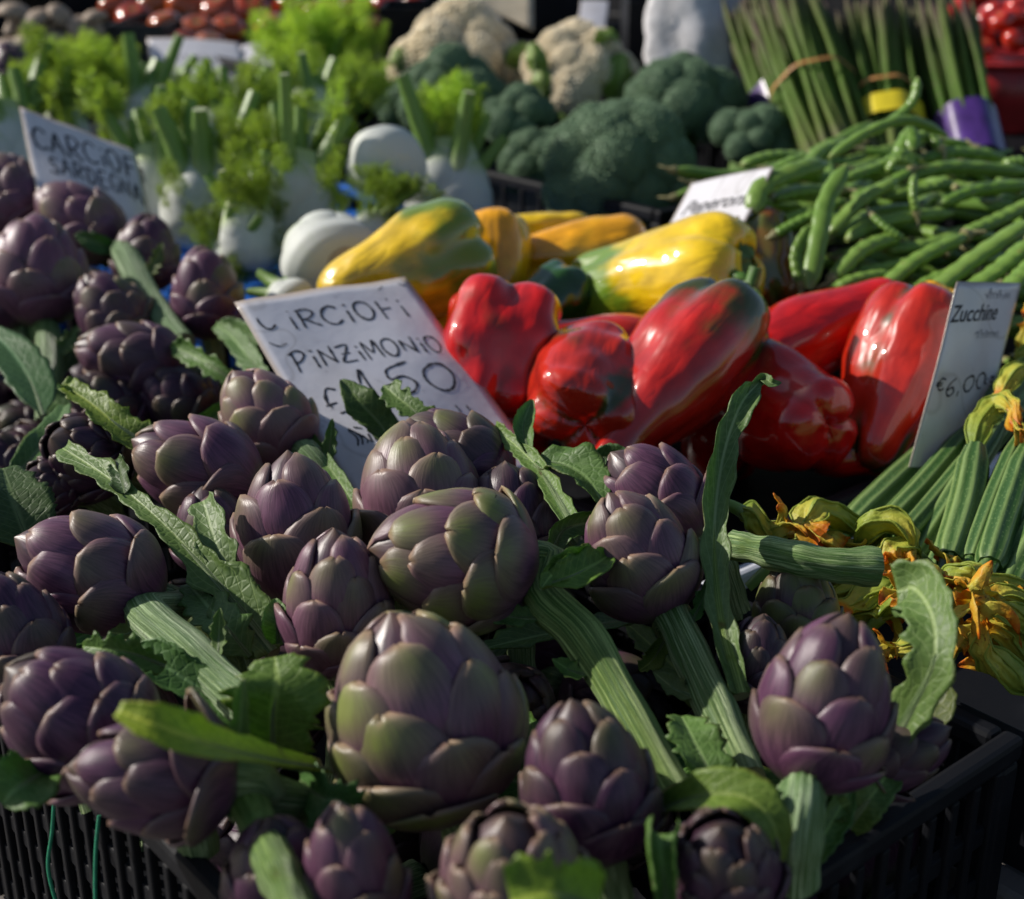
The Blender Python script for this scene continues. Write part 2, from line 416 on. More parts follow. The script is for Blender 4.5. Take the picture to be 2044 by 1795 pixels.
M = dict(
    bract=mat_bract(), stem=mat_stem(), leaf=mat_leaf(), paper=mat_paper(), ink=mat_ink(), ghost=mat_ink("faded_ink", (.30, .29, .31)),
    core=mat_simple("artichoke_core", (.030, .014, .024), .7, .2, .3, 80),
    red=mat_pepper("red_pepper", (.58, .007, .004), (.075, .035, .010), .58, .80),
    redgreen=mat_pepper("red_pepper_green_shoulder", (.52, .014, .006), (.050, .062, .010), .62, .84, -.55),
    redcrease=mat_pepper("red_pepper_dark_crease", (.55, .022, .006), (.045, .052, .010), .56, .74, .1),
    orange=mat_pepper("orange_pepper", (.90, .40, .004), (.88, .56, .008), .5, .8),
    yellowgreen=mat_pepper("yellow_green_pepper", (.86, .56, .008), (.15, .22, .010), .50, .72, -.75),
    yellowtip=mat_pepper("yellow_pepper_green_tip", (.90, .60, .008), (.13, .23, .012), .52, .76, .85),
    greenp=mat_pepper("green_pepper", (.020, .075, .008), (.05, .12, .012), .5, .8),
    brownp=mat_pepper("orange_brown_pepper", (.25, .075, .010), (.085, .10, .012), .46, .66),
    calyx=mat_simple("pepper_stalk", (.055, .13, .018), .5, .4, .35, 120, .4),
    fbulb=mat_fennel(), stalk=mat_stalk(), frond=mat_frond(), bean=mat_bean(), zuc=mat_zucchini(), flower=mat_flower(),
    beancap=mat_simple("bean_cap", (.24, .22, .10), .6, .3, .4, 200, .4),
    brocc=mat_simple("broccoli_floret", (.125, .205, .115), .62, .3, .45, 45, .3),
    broccstalk=mat_simple("broccoli_stalk", (.12, .20, .06), .5, .3, .3, 60),
    cauli=mat_simple("cauliflower_curd", (.78, .68, .49), .65, .3, .2, 50, .3),
    cleaf=mat_leaf("cabbage_leaf", .2, 6.0),
    black=mat_plastic("black_plastic", (.007, .0075, .0095)), blue=mat_plastic("blue_plastic", (.010, .10, .42)),
    white=mat_plastic("white_plastic", (.58, .60, .66), .5), grey=mat_simple("dark_card", (.040, .040, .038), .6, .3, .2, 40),
    tomato=mat_simple("tomato_skin", (.42, .045, .012), .18, .5, .35, 14, .05, .4, True),
    tleaf=mat_simple("tomato_calyx", (.06, .12, .02), .6, .3), aspar=None,
    wood=None, mush=mat_simple("mushroom_skin", (.33, .25, .18), .6, .3, .3, 40, .3),
    band=mat_simple("rubber_band", (.36, .17, .05), .6, .3), purple=mat_simple("purple_wrapper", (.060, .022, .15), .3, .5, .3, 40, .5, .3),
    yellowlab=mat_simple("yellow_label", (.62, .50, .02), .4, .4, .12, 60, .2), string=mat_simple("green_string", (.015, .20, .10), .5, .4, .2, 300),
    redbox=mat_simple("red_basket", (.35, .02, .02), .35, .5, .2, 40), sack=mat_simple("pale_sack", (.50, .49, .50), .7, .3, .25, 22, .6, 0, False, .006),
    cream=mat_simple("cream_card", (.42, .36, .26), .7, .3, .2, 30),
)
def mat_aspar():
    t = NT("asparagus_spear"); a, v, m = t.p2(); r, *_ = t.info(); n = t.noise(t.vec(t.math('MULTIPLY', a, 8.0), t.math('MULTIPLY', v, 14.0), t.math('MULTIPLY', r, 50.0)), 1.5, 3, .6)
    col = t.ramp(v, [(.0, (.16, .11, .10)), (.12, (.10, .13, .03)), (.4, (.055, .125, .014)), (.75, (.06, .09, .02)), (1.0, (.09, .045, .055))])
    col = t.mix(t.math('MULTIPLY', t.smooth(n, .52, .70), .55), col, (.13, .06, .07))
    col = t.mix(t.math('MULTIPLY', r, .5), col, (.10, .155, .025))
    t.set(col, .6, .12); t.bump(n, .2, .001); return t.mat
M["aspar"] = mat_aspar()
def mat_wood():
    t = NT("weathered_wood"); oc = t.objco(); mp = t.n("ShaderNodeMapping"); mp.inputs["Scale"].default_value = (1, 14, 14); t.l(oc, mp.inputs[0])
    n = t.noise(mp.outputs[0], 6, 5, .65); col = t.mix(n, (.06, .05, .045), (.22, .20, .185)); t.set(col, .75, .25); t.bump(n, .4, .002); return t.mat
M["wood"] = mat_wood()
def mat_ground():
    t = NT("stone_pavement"); oc = t.objco(); n = t.noise(oc, 3, 6, .7); n2 = t.noise(oc, 60, 3, .6)
    t.set(t.mix(n, (.07, .068, .065), (.17, .165, .16)), .8, .25); t.bump(n2, .3, .004); return t.mat
M["ground"] = mat_ground()

# ------------------------------------------------------------------ the setting: ground, table, crates
g = link("ground", mesh("ground", [(-60, -60, 0), (60, -60, 0), (60, 60, 0), (-60, 60, 0)], [(0, 1, 2, 3)]), M["ground"]); structure(g)
TABLE_Z = .80
RZ = Matrix.Rotation(STALL, 4, 'Z')
tb = empty("stall_table", Matrix.Translation(AB(1.05, 1.15, 0)) @ RZ, "weathered wooden stall table under all the crates", "table")
for k in range(15):
    link("plank", rbox(3.2, .192, .03, .003), M["wood"], tb, Matrix.Translation((U(-.01, .01), -1.4+k*.2, TABLE_Z-.0155+U(-.001, 0))))
for sx in (-1.4, 1.4):
    for sy in (-1.25, 1.25):
        link("leg", rbox(.06, .06, TABLE_Z-.032, .004), M["wood"], tb, Matrix.Translation((sx, sy, (TABLE_Z-.032)/2)))

_bx = {}
def bx(lx, ly, lz, r=.0012):
    k = (round(lx, 4), round(ly, 4), round(lz, 4), r)
    if k not in _bx: _bx[k] = {}
    return k
def bxm(mat, lx, ly, lz, r=.0012):
    k = bx(lx, ly, lz, r); d = _bx[k]
    if mat.name not in d:
        m = rbox(lx, ly, lz, min(r, .45*min(lx, ly, lz))); m.materials.append(mat); d[mat.name] = m
    return d[mat.name]
def crate(a0, a1, b0, b1, z0, z1, mat, label, name="crate", cat="crate", rim=.011, step=.036, rows=4, solid=False, floor_z=None, backrim=None):
    root = empty(name, Matrix.Translation(AB(a0, b0, z0)) @ RZ, label, cat)
    la, lb, h = a1-a0, b1-b0, z1-z0
    def part(n, x, y, z, sx, sy, sz, r=.0012, mt=None):
        link(n, bxm(mt or mat, sx, sy, sz, r), None, root, Matrix.Translation((x, y, z)))
    rh = .013
    for y in (rim/2, lb-rim/2): part("rim", la/2, y, h-rh/2, la, rim, rh, .003, backrim if y > lb/2 else None)
    for x in (rim/2, la-rim/2): part("rim", x, lb/2, h-rh/2-.0002, rim, lb-2*rim-.0005, rh, .003)
    ins = rim/2
    if solid:
        for y in (ins, lb-ins): part("wall", la/2, y, (h-rh)/2, la-2*rim, .004, h-rh-.0005)
        for x in (ins, la-ins): part("wall", x, lb/2, (h-rh)/2, .004, lb-2*rim, h-rh-.0005)
    else:
        for x in (rim*.75, la-rim*.75):
            for y in (rim*.75, lb-rim*.75): part("corner_post", x, y, (h-rh)/2, rim*1.4, rim*1.4, h-rh-.0005, .003)
        zs = [.012+(h-.03)*k/rows for k in range(rows)]
        for k, zz in enumerate(zs):
            sh = .022 if k == 0 else .011
            for y in (ins, lb-ins): part("slat", la/2, y, zz, la-3.4*rim, .005, sh)
            for x in (ins, la-ins): part("slat", x, lb/2, zz, .005, lb-3.4*rim, sh)
        na = max(2, int(la/step)); nb = max(2, int(lb/step))
        for i in range(1, na):
            for y in (ins+.004*(-1 if 1 else 1), lb-ins+.004): part("upright", la*i/na, min(max(y, .003), lb-.003), (h-rh)/2, .0055, .0045, h-rh-.001)
        for i in range(1, nb):
            for x in (.003, la-.003): part("upright", x, lb*i/nb, (h-rh)/2, .0045, .0055, h-rh-.001)
    part("floor", la/2, lb/2, (floor_z-z0 if floor_z else .006), la-2.4*rim, lb-2.4*rim, .005)
    return root
crate(.200, .550, .277, .838, TABLE_Z, .985, M["black"], "black plastic crate heaped with purple artichokes under the worn price card", "artichoke_crate", step=.017, rows=5, floor_z=.868)
crate(.200, .590, .846, 1.44, TABLE_Z, .985, M["black"], "black plastic crate of artichokes behind the CARCIOFI SARDEGNA card", "artichoke_crate", floor_z=.868)
crate(.584, .990, .522, .952, .925, .972, M["black"], "shallow glossy black tray holding the red and yellow peppers", "pepper_tray", "tray", .012, solid=True)
crate(.590, .985, .527, .948, TABLE_Z, .922, M["black"], "upturned empty black crate under the pepper tray", "support_crate")
crate(.578, .985, .10, .516, .885, .962, M["black"], "dark box with one white edge full of zucchini and their blossoms", "zucchini_box", "box", .011, solid=True, backrim=M["white"])
wb = link("wooden_block", rbox(.44, .40, .082, .004), M["wood"], None, Matrix.Translation(AB(.785, .308, .842)) @ RZ); tag(wb, "rough wooden block on which the zucchini box stands", "block")
crate(.606, .998, .962, 1.62, TABLE_Z, 1.000, M["blue"], "blue plastic crate packed with fennel", "fennel_crate", floor_z=.970)
crate(1.004, 1.40, .48, .948, TABLE_Z, .995, M["black"], "black crate under the heap of green beans", "bean_crate")
crate(1.006, 1.49, .968, 1.62, TABLE_Z, 1.055, M["black"], "black slatted crate full of broccoli and cauliflower", "broccoli_crate", rows=4, step=.030, floor_z=.985)
crate(1.50, 1.92, .50, 1.25, TABLE_Z, 1.055, M["black"], "black crate in which the asparagus bundles stand", "asparagus_crate", floor_z=1.035)
crate(1.02, 1.50, 1.70, 2.36, TABLE_Z, 1.125, M["black"], "dark crate of ripe tomatoes behind the fennel", "tomato_crate", floor_z=1.098)
crate(.42, .96, 1.66, 2.40, TABLE_Z, 1.10, M["black"], "black crate of mushrooms behind the leftmost fennel", "mushroom_crate", floor_z=1.068)
crate(1.53, 2.02, 1.30, 1.90, TABLE_Z, 1.12, M["black"], "tall black crate behind the cauliflowers", "rear_crate")
crate(1.53, 2.02, 1.93, 2.5, TABLE_Z, 1.12, M["black"], "black crate of cherry tomatoes in the back row", "rear_crate")
crate(1.95, 2.40, .45, 1.25, TABLE_Z, 1.165, M["black"], "black crate of red tomatoes behind the asparagus", "rear_crate", floor_z=1.145)
for (a0, a1, b0, b1, lab) in ((1.02, 1.51, 2.42, 3.0, "tall dark crate behind the tomato crate"), (1.55, 2.04, 2.54, 3.1, "tall dark crate in the far row behind the cherry tomatoes"), (.42, .97, 2.44, 3.0, "tall dark crate behind the mushroom crate"),
                             (2.06, 2.55, 1.30, 1.90, "tall dark crate behind the pale sack"), (2.44, 2.9, .40, 1.25, "tall dark crate at the far end beyond the red tomatoes"), (2.06, 2.55, 1.94, 2.5, "tall dark crate in the far row behind the white tag")):
    crate(a0, a1, b0, b1, TABLE_Z, 1.24, M["black"], lab, "stacked_crate", solid=True)

# ------------------------------------------------------------------ artichokes
def art_profile(t, el):
    t = np.clip(t, 0, 1)
    return el*np.sin(np.pi*t**.74)**.66
def bract_shape(v, sharp):
    v = np.asarray(v)
    lo = .70+.30*np.sin(np.pi*np.clip(v/.5, 0, 1)/2)
    hi = (1-np.clip((v-.42)/.58, 0, 1)**1.75)**sharp
    return np.where(v < .42, lo, hi)
class Proto: pass
def make_proto(seed, N, el, openness, big, notch, top=1.0, loose=.0, low=.27, mat="bract", pname="bract"):
    rr = np.random.default_rng(seed); pr = Proto(); pr.bracts = []
    for i in range(N):
        s = i/(N-1)
        phi = i*2.39996+rr.uniform(-.16, .16)
        t1 = min((low+(1-low)*s**.84)*top+rr.uniform(-.025, .02), 1.03)
        t0 = max(.01, t1-(.58-.14*s))
        Wd = (.245-.085*s)*big*rr.uniform(.88, 1.12)
        lift = (.118-.060*s)*rr.uniform(.85, 1.2)
        flare = openness*(.4+.7*(1-s))*rr.uniform(.2, 1.4) + (loose*rr.uniform(.3, 1.5) if s < .25 else 0)
        sharp = rr.uniform(.46, .70)
        n, m = 14, 11
        v = np.linspace(0, 1, n)**.9; u = np.linspace(-1, 1, m)
        nt = notch*rr.uniform(.3, 1) if rr.random() < .5 else 0
        ang0 = rr.uniform(-.12, .12); cup = rr.uniform(.8, 1.25)
        sk = rr.uniform(-.25, .25)
        fr = np.zeros((n, m, 3)); bk = np.zeros_like(fr); A = np.zeros_like(fr)
        for a in range(n):
            w = Wd*float(bract_shape(v[a], sharp)); w = max(w, .008 if nt == 0 else .022)
            for b in range(m):
                uu = u[b]
                vv = v[a]-(nt*.12*max(0, 1-abs(uu-sk)*3.2) if v[a] > .75 else 0)
                t = t0+(t1-t0)*vv
                R = float(art_profile(t, el))
                ph = phi+ang0*vv+min(max(w*uu/max(R+.03, .13), -1.3), 1.3)
                shut = min(1.0, R/.16+.15); bulge = .030*shut*(1-uu*uu)*math.sin(math.pi*min(1, .12+.80*vv))*big*cup
                rad = R+lift*shut*vv**1.1+bulge-.014*abs(uu)**3+flare*vv**2.2*(1-.25*uu*uu)
                rad += .004*nz((ph*2.0, t*6, seed), 1.6, i)          # uneven, hand-grown surface
                z = t
                th = (.034*(1-.7*abs(uu))*(1-.45*vv)+.010)
                fr[a, b] = (rad*math.cos(ph), rad*math.sin(ph), z)
                ri = max(rad-th, .0)
                bk[a, b] = (ri*math.cos(ph), ri*math.sin(ph), z-.016*vv)
                A[a, b] = (uu, v[a], s)
        V, F, AA = solid_sheet(fr, bk, A)
        pr.bracts.append(mesh(pname, V, F, AA)); pr.bracts[-1].materials.append(M[mat])
    t = np.linspace(0, 1, 14); rad = art_profile(t, el)*.97+.004
    C = np.stack([0*t, 0*t, .01+t*.985*top], axis=1); rad = rad*np.interp(t, [0, .6, .9, 1], [1, 1, 1.12, 1])
    V, F, A = tube(C, rad, 16); pr.core = mesh("heart", V, F, A); pr.core.materials.append(M["bract"])
    return pr
PROTO = dict(
    round=make_proto(1, 26, .335, .010, 1.22, .6, low=.25), round2=make_proto(2, 22, .340, .012, 1.30, .8, low=.27),
    long=make_proto(3, 23, .285, .004, 1.16, .5, low=.27), long2=make_proto(4, 19, .280, .010, 1.26, .7, low=.30),
    tulip=make_proto(5, 13, .275, .026, 1.36, .35, low=.50), tulip2=make_proto(6, 15, .300, .016, 1.34, .6, low=.38),
    rosette=make_proto(7, 38, .350, .050, 1.02, .3, .95), rosette2=make_proto(8, 34, .365, .040, 1.05, .4, .94),
    loose=make_proto(9, 20, .300, .012, 1.22, .5, 1.0, .13),
)
def stem_profile(k, seed, amp=.11):
    def f(th, v):
        x = (np.cos(k*th+seed)*.5+.5)
        return 1-amp*x**1.6*(.6+.5*np.sin(2*th+seed*3+v*2))+.035*np.sin(3*th+seed*2+v*3)+.02*np.sin(5*th+v*17+seed)
    return f
def stem_part(parent, Mroot, pts, r0, r1, name="stem", color=(1, 1, 1), seed=0, seg=60, mat="stem", k=15, n=26, flat=1.0):
    C = catmull(pts, n); t = np.linspace(0, 1, n)
    V, F, A = tube(C, (r0+(r1-r0)*t+.0006*np.sin(t*13+seed)+.0004*np.sin(t*31+seed*2))*(np.clip(.45+t*5.5, 0, 1) if name == 'stem' else 1), seg, stem_profile(k, seed, .065), True, flat)
    if Mroot is not None: V = localize(V, Mroot)
    return link(name, mesh(name, V, F, A), M[mat], parent, None, color)
def artichoke(proto, x, y, drop, Lpx, ratio, ax, label, green=.2, warm=.2, val=1.0, stem=None, sr=(.0090, .0080), scol=(1, 1, 1), group=None, roll=None, Z=None):
    """Lpx: length of the head in picture px, ratio: width factor of the prototype"""
    p = PROTO[proto]
    Zc = Z or depth(y, drop); c = W(x, y, Zc); L = 1.06*Lpx*Zc/FPX; A = axis(*ax)
    Mx = frame(c-A*(L*.5), A, roll if roll is not None else U(0, 6.28), (L*ratio, L*ratio, L))
    root = empty("artichoke", Mx, label, "artichoke", group)
    link("heart", p.core, None, root, None, (0, warm*.5, val*.55))
    for b in p.bracts:
        link("bract", b, None, root, None, (max(0, green+U(-.06, .06)), warm, val*U(.92, 1.08)))
    base = c-A*(L*.47)
    if stem is None:
        pts = [base+A*.01, base-A*.02, base-A*.045+Vector((U(-.01, .01), U(-.01, .01), -.012))]
    else:
        pts = [base+A*.012, base-A*.008] + [W(px, py, depth(py, d)) if d > 0 else W(px, py, -d) for px, py, d in stem]
    stem_part(root, Mx, pts, sr[0], sr[1], "stem", scol, seed=U(0, 6))
    if stem is not None:
        C = catmull(pts, 30)
        for i in (7, 13, 20)[:2 if L < .06 else 3]:
            q = Vector(C[i]); d = Vector(C[i+1]-C[i-1]).normalized(); o = d.cross(axis(0, .3, 1)).normalized()*random.choice((-1, 1)); l = U(.014, .030)
            b0 = q+o*sr[0]*.75+axis(0, .2, 1)*sr[0]*.4
            leaf([b0, b0-d*l*.4+o*l*.35, b0-d*l*.8+o*l*.75+axis(0, .5, .4)*l*.3], U(.0045, .0075), "", up=axis(0, .5, 1), curl=U(.5, 1.1), color=(U(.9, 1.3), U(1.0, 1.3), U(.7, 1.0)), rib=.0014, shape=blade, parent=root, Mroot=Mx, n=14, m=7, serr=.5, ripple=.4)
    return root

# ------------------------------------------------------------------ leaves
def leaf(pts, width, label, up=(0, -.4, 1), fold=.35, ripple=.12, serr=.12, curl=0.0, color=(1, 1, 1), rib=.0028, name="artichoke_leaf",
         mat="leaf", n=30, m=11, shape=None, twist=0.0, thick=.0007, parent=None, Mroot=None, cat="leaf", group=None, teeth=15, ribcol=(1.1, 1.1, 1.1)):
    """a blade with a midrib along the points; width = half width in metres; curl bends the section into a trough"""
    C = catmull(pts, n); T, S, N = frames(C, up)
    sd = U(0, 50); v = np.linspace(0, 1, n); u = np.linspace(-1, 1, m)
    fr = np.zeros((n, m, 3)); A = np.zeros_like(fr); bk = np.zeros_like(fr)
    for i in range(n):
        w = width*(shape(v[i]) if shape else (math.sin(math.pi*(.08+.92*v[i])**.8)**.7+.02))
        ca, sa = math.cos(twist*v[i]), math.sin(twist*v[i])
        s_ = S[i]*ca+N[i]*sa; n_ = N[i]*ca-S[i]*sa
        for j in range(m):
            uu = u[j]; au = abs(uu)
            ww = w*(1+serr*au**2*(mnoise.noise(Vector((v[i]*teeth, sd+(5 if uu > 0 else 0), 0)))*1.6))
            if curl:
                lat = ww/curl*math.sin(uu*curl); h = ww/curl*(1-math.cos(uu*curl))
            else:
                lat = ww*uu*math.cos(fold); h = ww*au*math.sin(fold)
            h += ripple*w*au**1.6*mnoise.noise(Vector((v[i]*5.5+uu*.8, sd+(9 if uu > 0 else 0), 1)))*1.8
            fr[i, j] = C[i]+s_*lat+n_*h; A[i, j] = (uu, v[i], 0)
            bk[i, j] = fr[i, j]-n_*thick
    V, F, AA = solid_sheet(fr, bk, A)
    tr = np.linspace(0, 1, n); rr = rib*(1-.75*tr)+.0003
    V2, F2, A2 = tube(C-N*(rib*.55), rr*.8, 10, stem_profile(5, sd, .12))
    if parent is None:
        c0 = Vector(C[0]); Mx = Matrix.Translation(c0); root = empty(name, Mx, label, cat, group)
        V = V-C[0]; V2 = V2-C[0]
        link("blade", mesh("blade", V, F, AA), M[mat], root, None, color)
        link("midrib", mesh("midrib", V2, F2, A2), M["stem"], root, None, ribcol)
        return root
    V = localize(V, Mroot); V2 = localize(V2, Mroot)
    b = link("leaf", mesh("leaf", V, F, AA), M[mat], parent, None, color)
    link("midrib", mesh("midrib", V2, F2, A2), M["stem"], b, None, ribcol)
    return b
def pp(*pts):                        # picture points with drop (positive) or depth (negative)
    return [WD(x, y, d) if d > 0 else W(x, y, -d) for x, y, d in pts]
strap = lambda v: (.75+.25*math.sin(v*3))*(1 if v < .8 else max(.12, 1-((v-.8)/.2)**2*.9))
blade = lambda v: .10+.9*math.sin(math.pi*min(1, .03+.97*v)**.9)**.75
wide = lambda v: (.16 if v < .06 else .16+.84*math.sin(math.pi*min(1, (v-.06)/.98)**.72)**.62)

# ------------------------------------------------------------------ peppers
def pepper_mesh(L, R, tipr, lobes, bend, seed, crump=.05, fat=.30, n=44, seg=64):
    rr = np.random.default_rng(seed); ph0 = rr.uniform(0, 6.28); th = np.linspace(0, 2*np.pi, seg, endpoint=False)
    la = np.array([ph0+2*np.pi*k/lobes+rr.uniform(-.25, .25) for k in range(lobes)])
    d = np.abs((th[:, None]-la[None]+np.pi) % (2*np.pi)-np.pi); val = np.exp(-(d/.30)**2).max(axis=1)
    lobeoff = 1+.10*np.sin(th*1+rr.uniform(0, 6))+.06*np.sin(2*th+rr.uniform(0, 6))
    V, A = [], []
    ts = np.concatenate([[-.06, -.03], np.linspace(0, 1, n-4)**1.0, [1.02, 1.04]])
    for t in ts:
        if t < 0:    r = R*.42*(1+t*9); z = L*(.055+t*-.2)*(1); z = L*(.06)*(-t/.06)+.0
        elif t > 1:  r = R*tipr*.36*(1-(t-1)/.045); z = L*(1-(t-1)*1.2)
        else:
            sh = math.sqrt(max(0, 1-(1-min(t/.16, 1))**2))*.62+.38
            tp = 1-(1-tipr)*(lambda x: x*x*(3-2*x))(min(1, max(0, (t-fat)/(1-fat))))
            en = math.sqrt(max(0.0, 1-(max(0, (t-.86)/.14))**2))*.66+.34
            r = R*sh*tp*en; z = L*t
        depthv = .20*math.exp(-(t/.22)**2)+.16*math.exp(-((1-t)/.25)**2)+.07
        mult = (1-depthv*val)*lobeoff
        x = r*mult*np.cos(th); y = r*mult*np.sin(th)
        zz = np.full(seg, z)+(.035*L*(1-val)*math.exp(-((1-t)/.12)**2) if t > .5 else -.03*L*(1-val)*math.exp(-(t/.1)**2))
        V.append(np.stack([x, y, zz], 1)); A.append(np.stack([th/6.283, np.full(seg, min(1, max(0, t))), mult/lobeoff], 1))
    V = np.concatenate(V); A = np.concatenate(A)
    for k in range(len(V)):
        p = V[k]; q = nz(p, 1/(R*1.1), seed)*crump*1.6+nz(p, 1/(R*.45), seed+9)*crump*.45
        rr_ = 1+q; V[k, 0] *= rr_; V[k, 1] *= rr_
    tt = np.clip(V[:, 2]/L, 0, 1.05); V[:, 0] += bend*L*(tt**2-.35*tt)
    F = gridf(len(ts), seg, 0, True, False)
    c0 = len(V); V = np.vstack([V, V[:seg].mean(0), V[-seg:].mean(0)]); A = np.vstack([A, [0, 0, .9], [0, 1, .9]])
    for j in range(seg):
        k = (j+1) % seg; F.append((c0, k, j)); o = (len(ts)-1)*seg; F.append((c0+1, o+j, o+k))
    return mesh("pepper_body", V, F, A)
def pepper(x, y, Z, Lpx, Wpx, ax, mat, label, tipr=.6, lobes=3, bend=.0, seed=1, crump=.05, roll=0.0, stem=True, stempts=None, fat=.3):
    c = W(x, y, Z); L = Lpx*Z/FPX; R = Wpx*Z/FPX/2; A = axis(*ax)
    Mx = frame(c-A*L*.5, A, roll)
    root = empty("bell_pepper", Mx, label, "pepper")
    link("flesh", pepper_mesh(L, R, tipr, lobes, bend, seed, crump, fat), M[mat], root)
    if stem:
        th = 7
        P = catmull([(0, 0, L*.05), (0, 0, -.006), (.003, .002, -.018), (.012, .004, -.030)], 12) if stempts is None else localize(catmull(stempts, 14), Mx)
        V, F, A_ = tube(P, np.linspace(.0062, .0048, len(P)), 18, stem_profile(5, seed, .2)); link("stalk", mesh("stalk", V, F, A_), M["calyx"], root)
        s2 = np.linspace(0, 2*np.pi, 30, endpoint=False); r1 = R*.36*(1+.22*np.cos(6*s2))
        V = np.concatenate([np.stack([r1*np.cos(s2), r1*np.sin(s2), np.full(30, -.0015+L*.004)], 1), np.stack([.5*r1*np.cos(s2), .5*r1*np.sin(s2), np.full(30, -.0045)], 1), np.stack([.2*r1*np.cos(s2), .2*r1*np.sin(s2), np.full(30, -.0065)], 1)])
        link("calyx", mesh("calyx", V, gridf(3, 30, 0, True), np.zeros((90, 3))), M["calyx"], root)
    return root

# ------------------------------------------------------------------ fennel
def frond_mesh(seed, L=.098):
    rr = np.random.default_rng(seed); V, F = [], []
    def needle(p, d, l, w):
        s = np.cross(d, rr.normal(size=3)); s /= np.linalg.norm(s)+1e-9; mid = p+d*l*.55+rr.normal(size=3)*l*.08
        o = len(V); V.extend([p-s*w, p+s*w, mid+s*w, mid-s*w, p+d*l]); F.append((o, o+1, o+2, o+3)); F.append((o+3, o+2, o+4))
    def branch(p, d, l, lev):
        k = (8, 3, 2)[lev]
        side = np.cross(d, rr.normal(size=3)); side /= np.linalg.norm(side)
        needle(p, d, l, (.0011, .0006, .0005)[lev])
        for i in range(k):
            f = .22+.78*i/k; q = p+d*l*f
            for sg in (-1, 1):
                dd = d*1.0+side*sg*rr.uniform(.6, 1.1)+rr.normal(size=3)*.35; dd /= np.linalg.norm(dd)
                if lev < 2: branch(q, dd, l*(.52 if lev == 0 else .50)*(1.12-.6*f)*rr.uniform(.8, 1.2), lev+1)
                else: needle(q, dd, l*rr.uniform(.8, 1.5), .0005)
    branch(np.zeros(3), np.array([0, 0, 1.0]), L, 0)
    return mesh("frond", np.array(V), F, None, False)
FROND = [frond_mesh(s) for s in (11, 12, 13, 14)]
for f_ in FROND: f_.materials.append(M["frond"])
def bulb_mesh(seed, flat=.72):
    rr = np.random.default_rng(seed); n, seg = 26, 40
    t = np.linspace(0, 1, n); r = .50*np.interp(t, [0, .03, .10, .25, .45, .7, .88, 1], [.22, .48, .80, 1.0, .98, .76, .58, .44])
    C = np.stack([.02*np.sin(t*3), 0*t, t*1.12], 1)
    V, F, A = tube(C, r, seg, lambda th, v: 1+.045*np.cos(5*th+seed)*v+.05*np.sin(2*th+seed), True, flat)
    return mesh("bulb", V, F, A)
BULB = [bulb_mesh(s) for s in (1, 2, 3)]
for b_ in BULB: b_.materials.append(M["fbulb"])
FPRO = [make_proto(s, 7, .40, .012, 1.75, 0.0, 1.0, 0.0, .74, "fbulb", "sheath") for s in (31, 32, 33)]
def fennel(x, y, Z, Hpx, ax, label, stalks=(), fronds=(), roll=0.0, kind=0, wide_=1.0, root_end=False):
    """stalks: (list of picture points (x,y), radius px); fronds: (x, y, size px, dx, dy, brightness)"""
    c = W(x, y, Z); H = Hpx*Z/FPX; A = axis(*ax)
    wide_ *= 1.18
    Mx = frame(c-A*H*.55, A, roll, (H*wide_, H*wide_*(1 if root_end is False else 1.3), H))
    root = empty("fennel", Mx, label, "fennel")
    link("bulb", BULB[kind], None, root)
    for q in FPRO[kind].bracts: link("sheath", q, None, root, Matrix.Diagonal((.98, .76, 1.12, 1)))
    if root_end:
        V, F, A_ = tube(np.array([(0, 0, -.03), (0, 0, .0), (0, 0, .03)]), np.array([.10, .17, .21]), 24)
        link("root_plate", mesh("root_plate", V, F, A_), M["cream"], root)
    if root_end is False:
        for k in range(4):
            a = k*1.571+roll*2+U(-.3, .3); l = U(.25, .65); rr_ = U(.085, .12)
            P = catmull([(.22*math.cos(a), .17*math.sin(a), .75), (.36*math.cos(a), .28*math.sin(a), 1.15), ((.40+.35*l)*math.cos(a), (.32+.3*l)*math.sin(a), 1.15+l)], 12)
            V, F, A_ = tube(P, np.linspace(rr_*1.5, rr_*.85, 12), 18, stem_profile(7, k, .10), True, .8); link("stalk", mesh("stalk", V, F, A_), M["stalk"], root)
    for pts, rp in stalks:
        P = catmull([W(px, py, Z+(dz if len(pz) else 0)) for (px, py, *pz) in pts for dz in [pz[0] if pz else 0]], 14)
        r = rp*Z/FPX
        V, F, A_ = tube(P, np.linspace(r*1.25, r*.85, 14), 20, stem_profile(7, rp, .10), True, .8)
        link("stalk", mesh("stalk", localize(V, Mx), F, A_), M["stalk"], root)
    Mi = Mx.inverted()
    more = [(fx+U(-38, 38), fy+U(-25, 35), sz*U(.5, .95), dx+U(-.5, .5), dy, br*U(.75, 1.1), *dz) for fx, fy, sz, dx, dy, br, *dz in list(fronds)*(3 if Z > 1.55 else 2)]
    for fx, fy, sz, dx, dy, br, *dz in list(fronds)+more:
        s = sz*Z/FPX/.105
        Mf = frame(W(fx, fy, Z+(dz[0] if dz else U(-.02, .02))), axis(dx, dy, U(-.4, .4)), U(0, 6), (s, s, s))
        link("frond", random.choice(FROND), None, root, Mi @ Mf, (br, br*U(.95, 1.03), br))
    return root

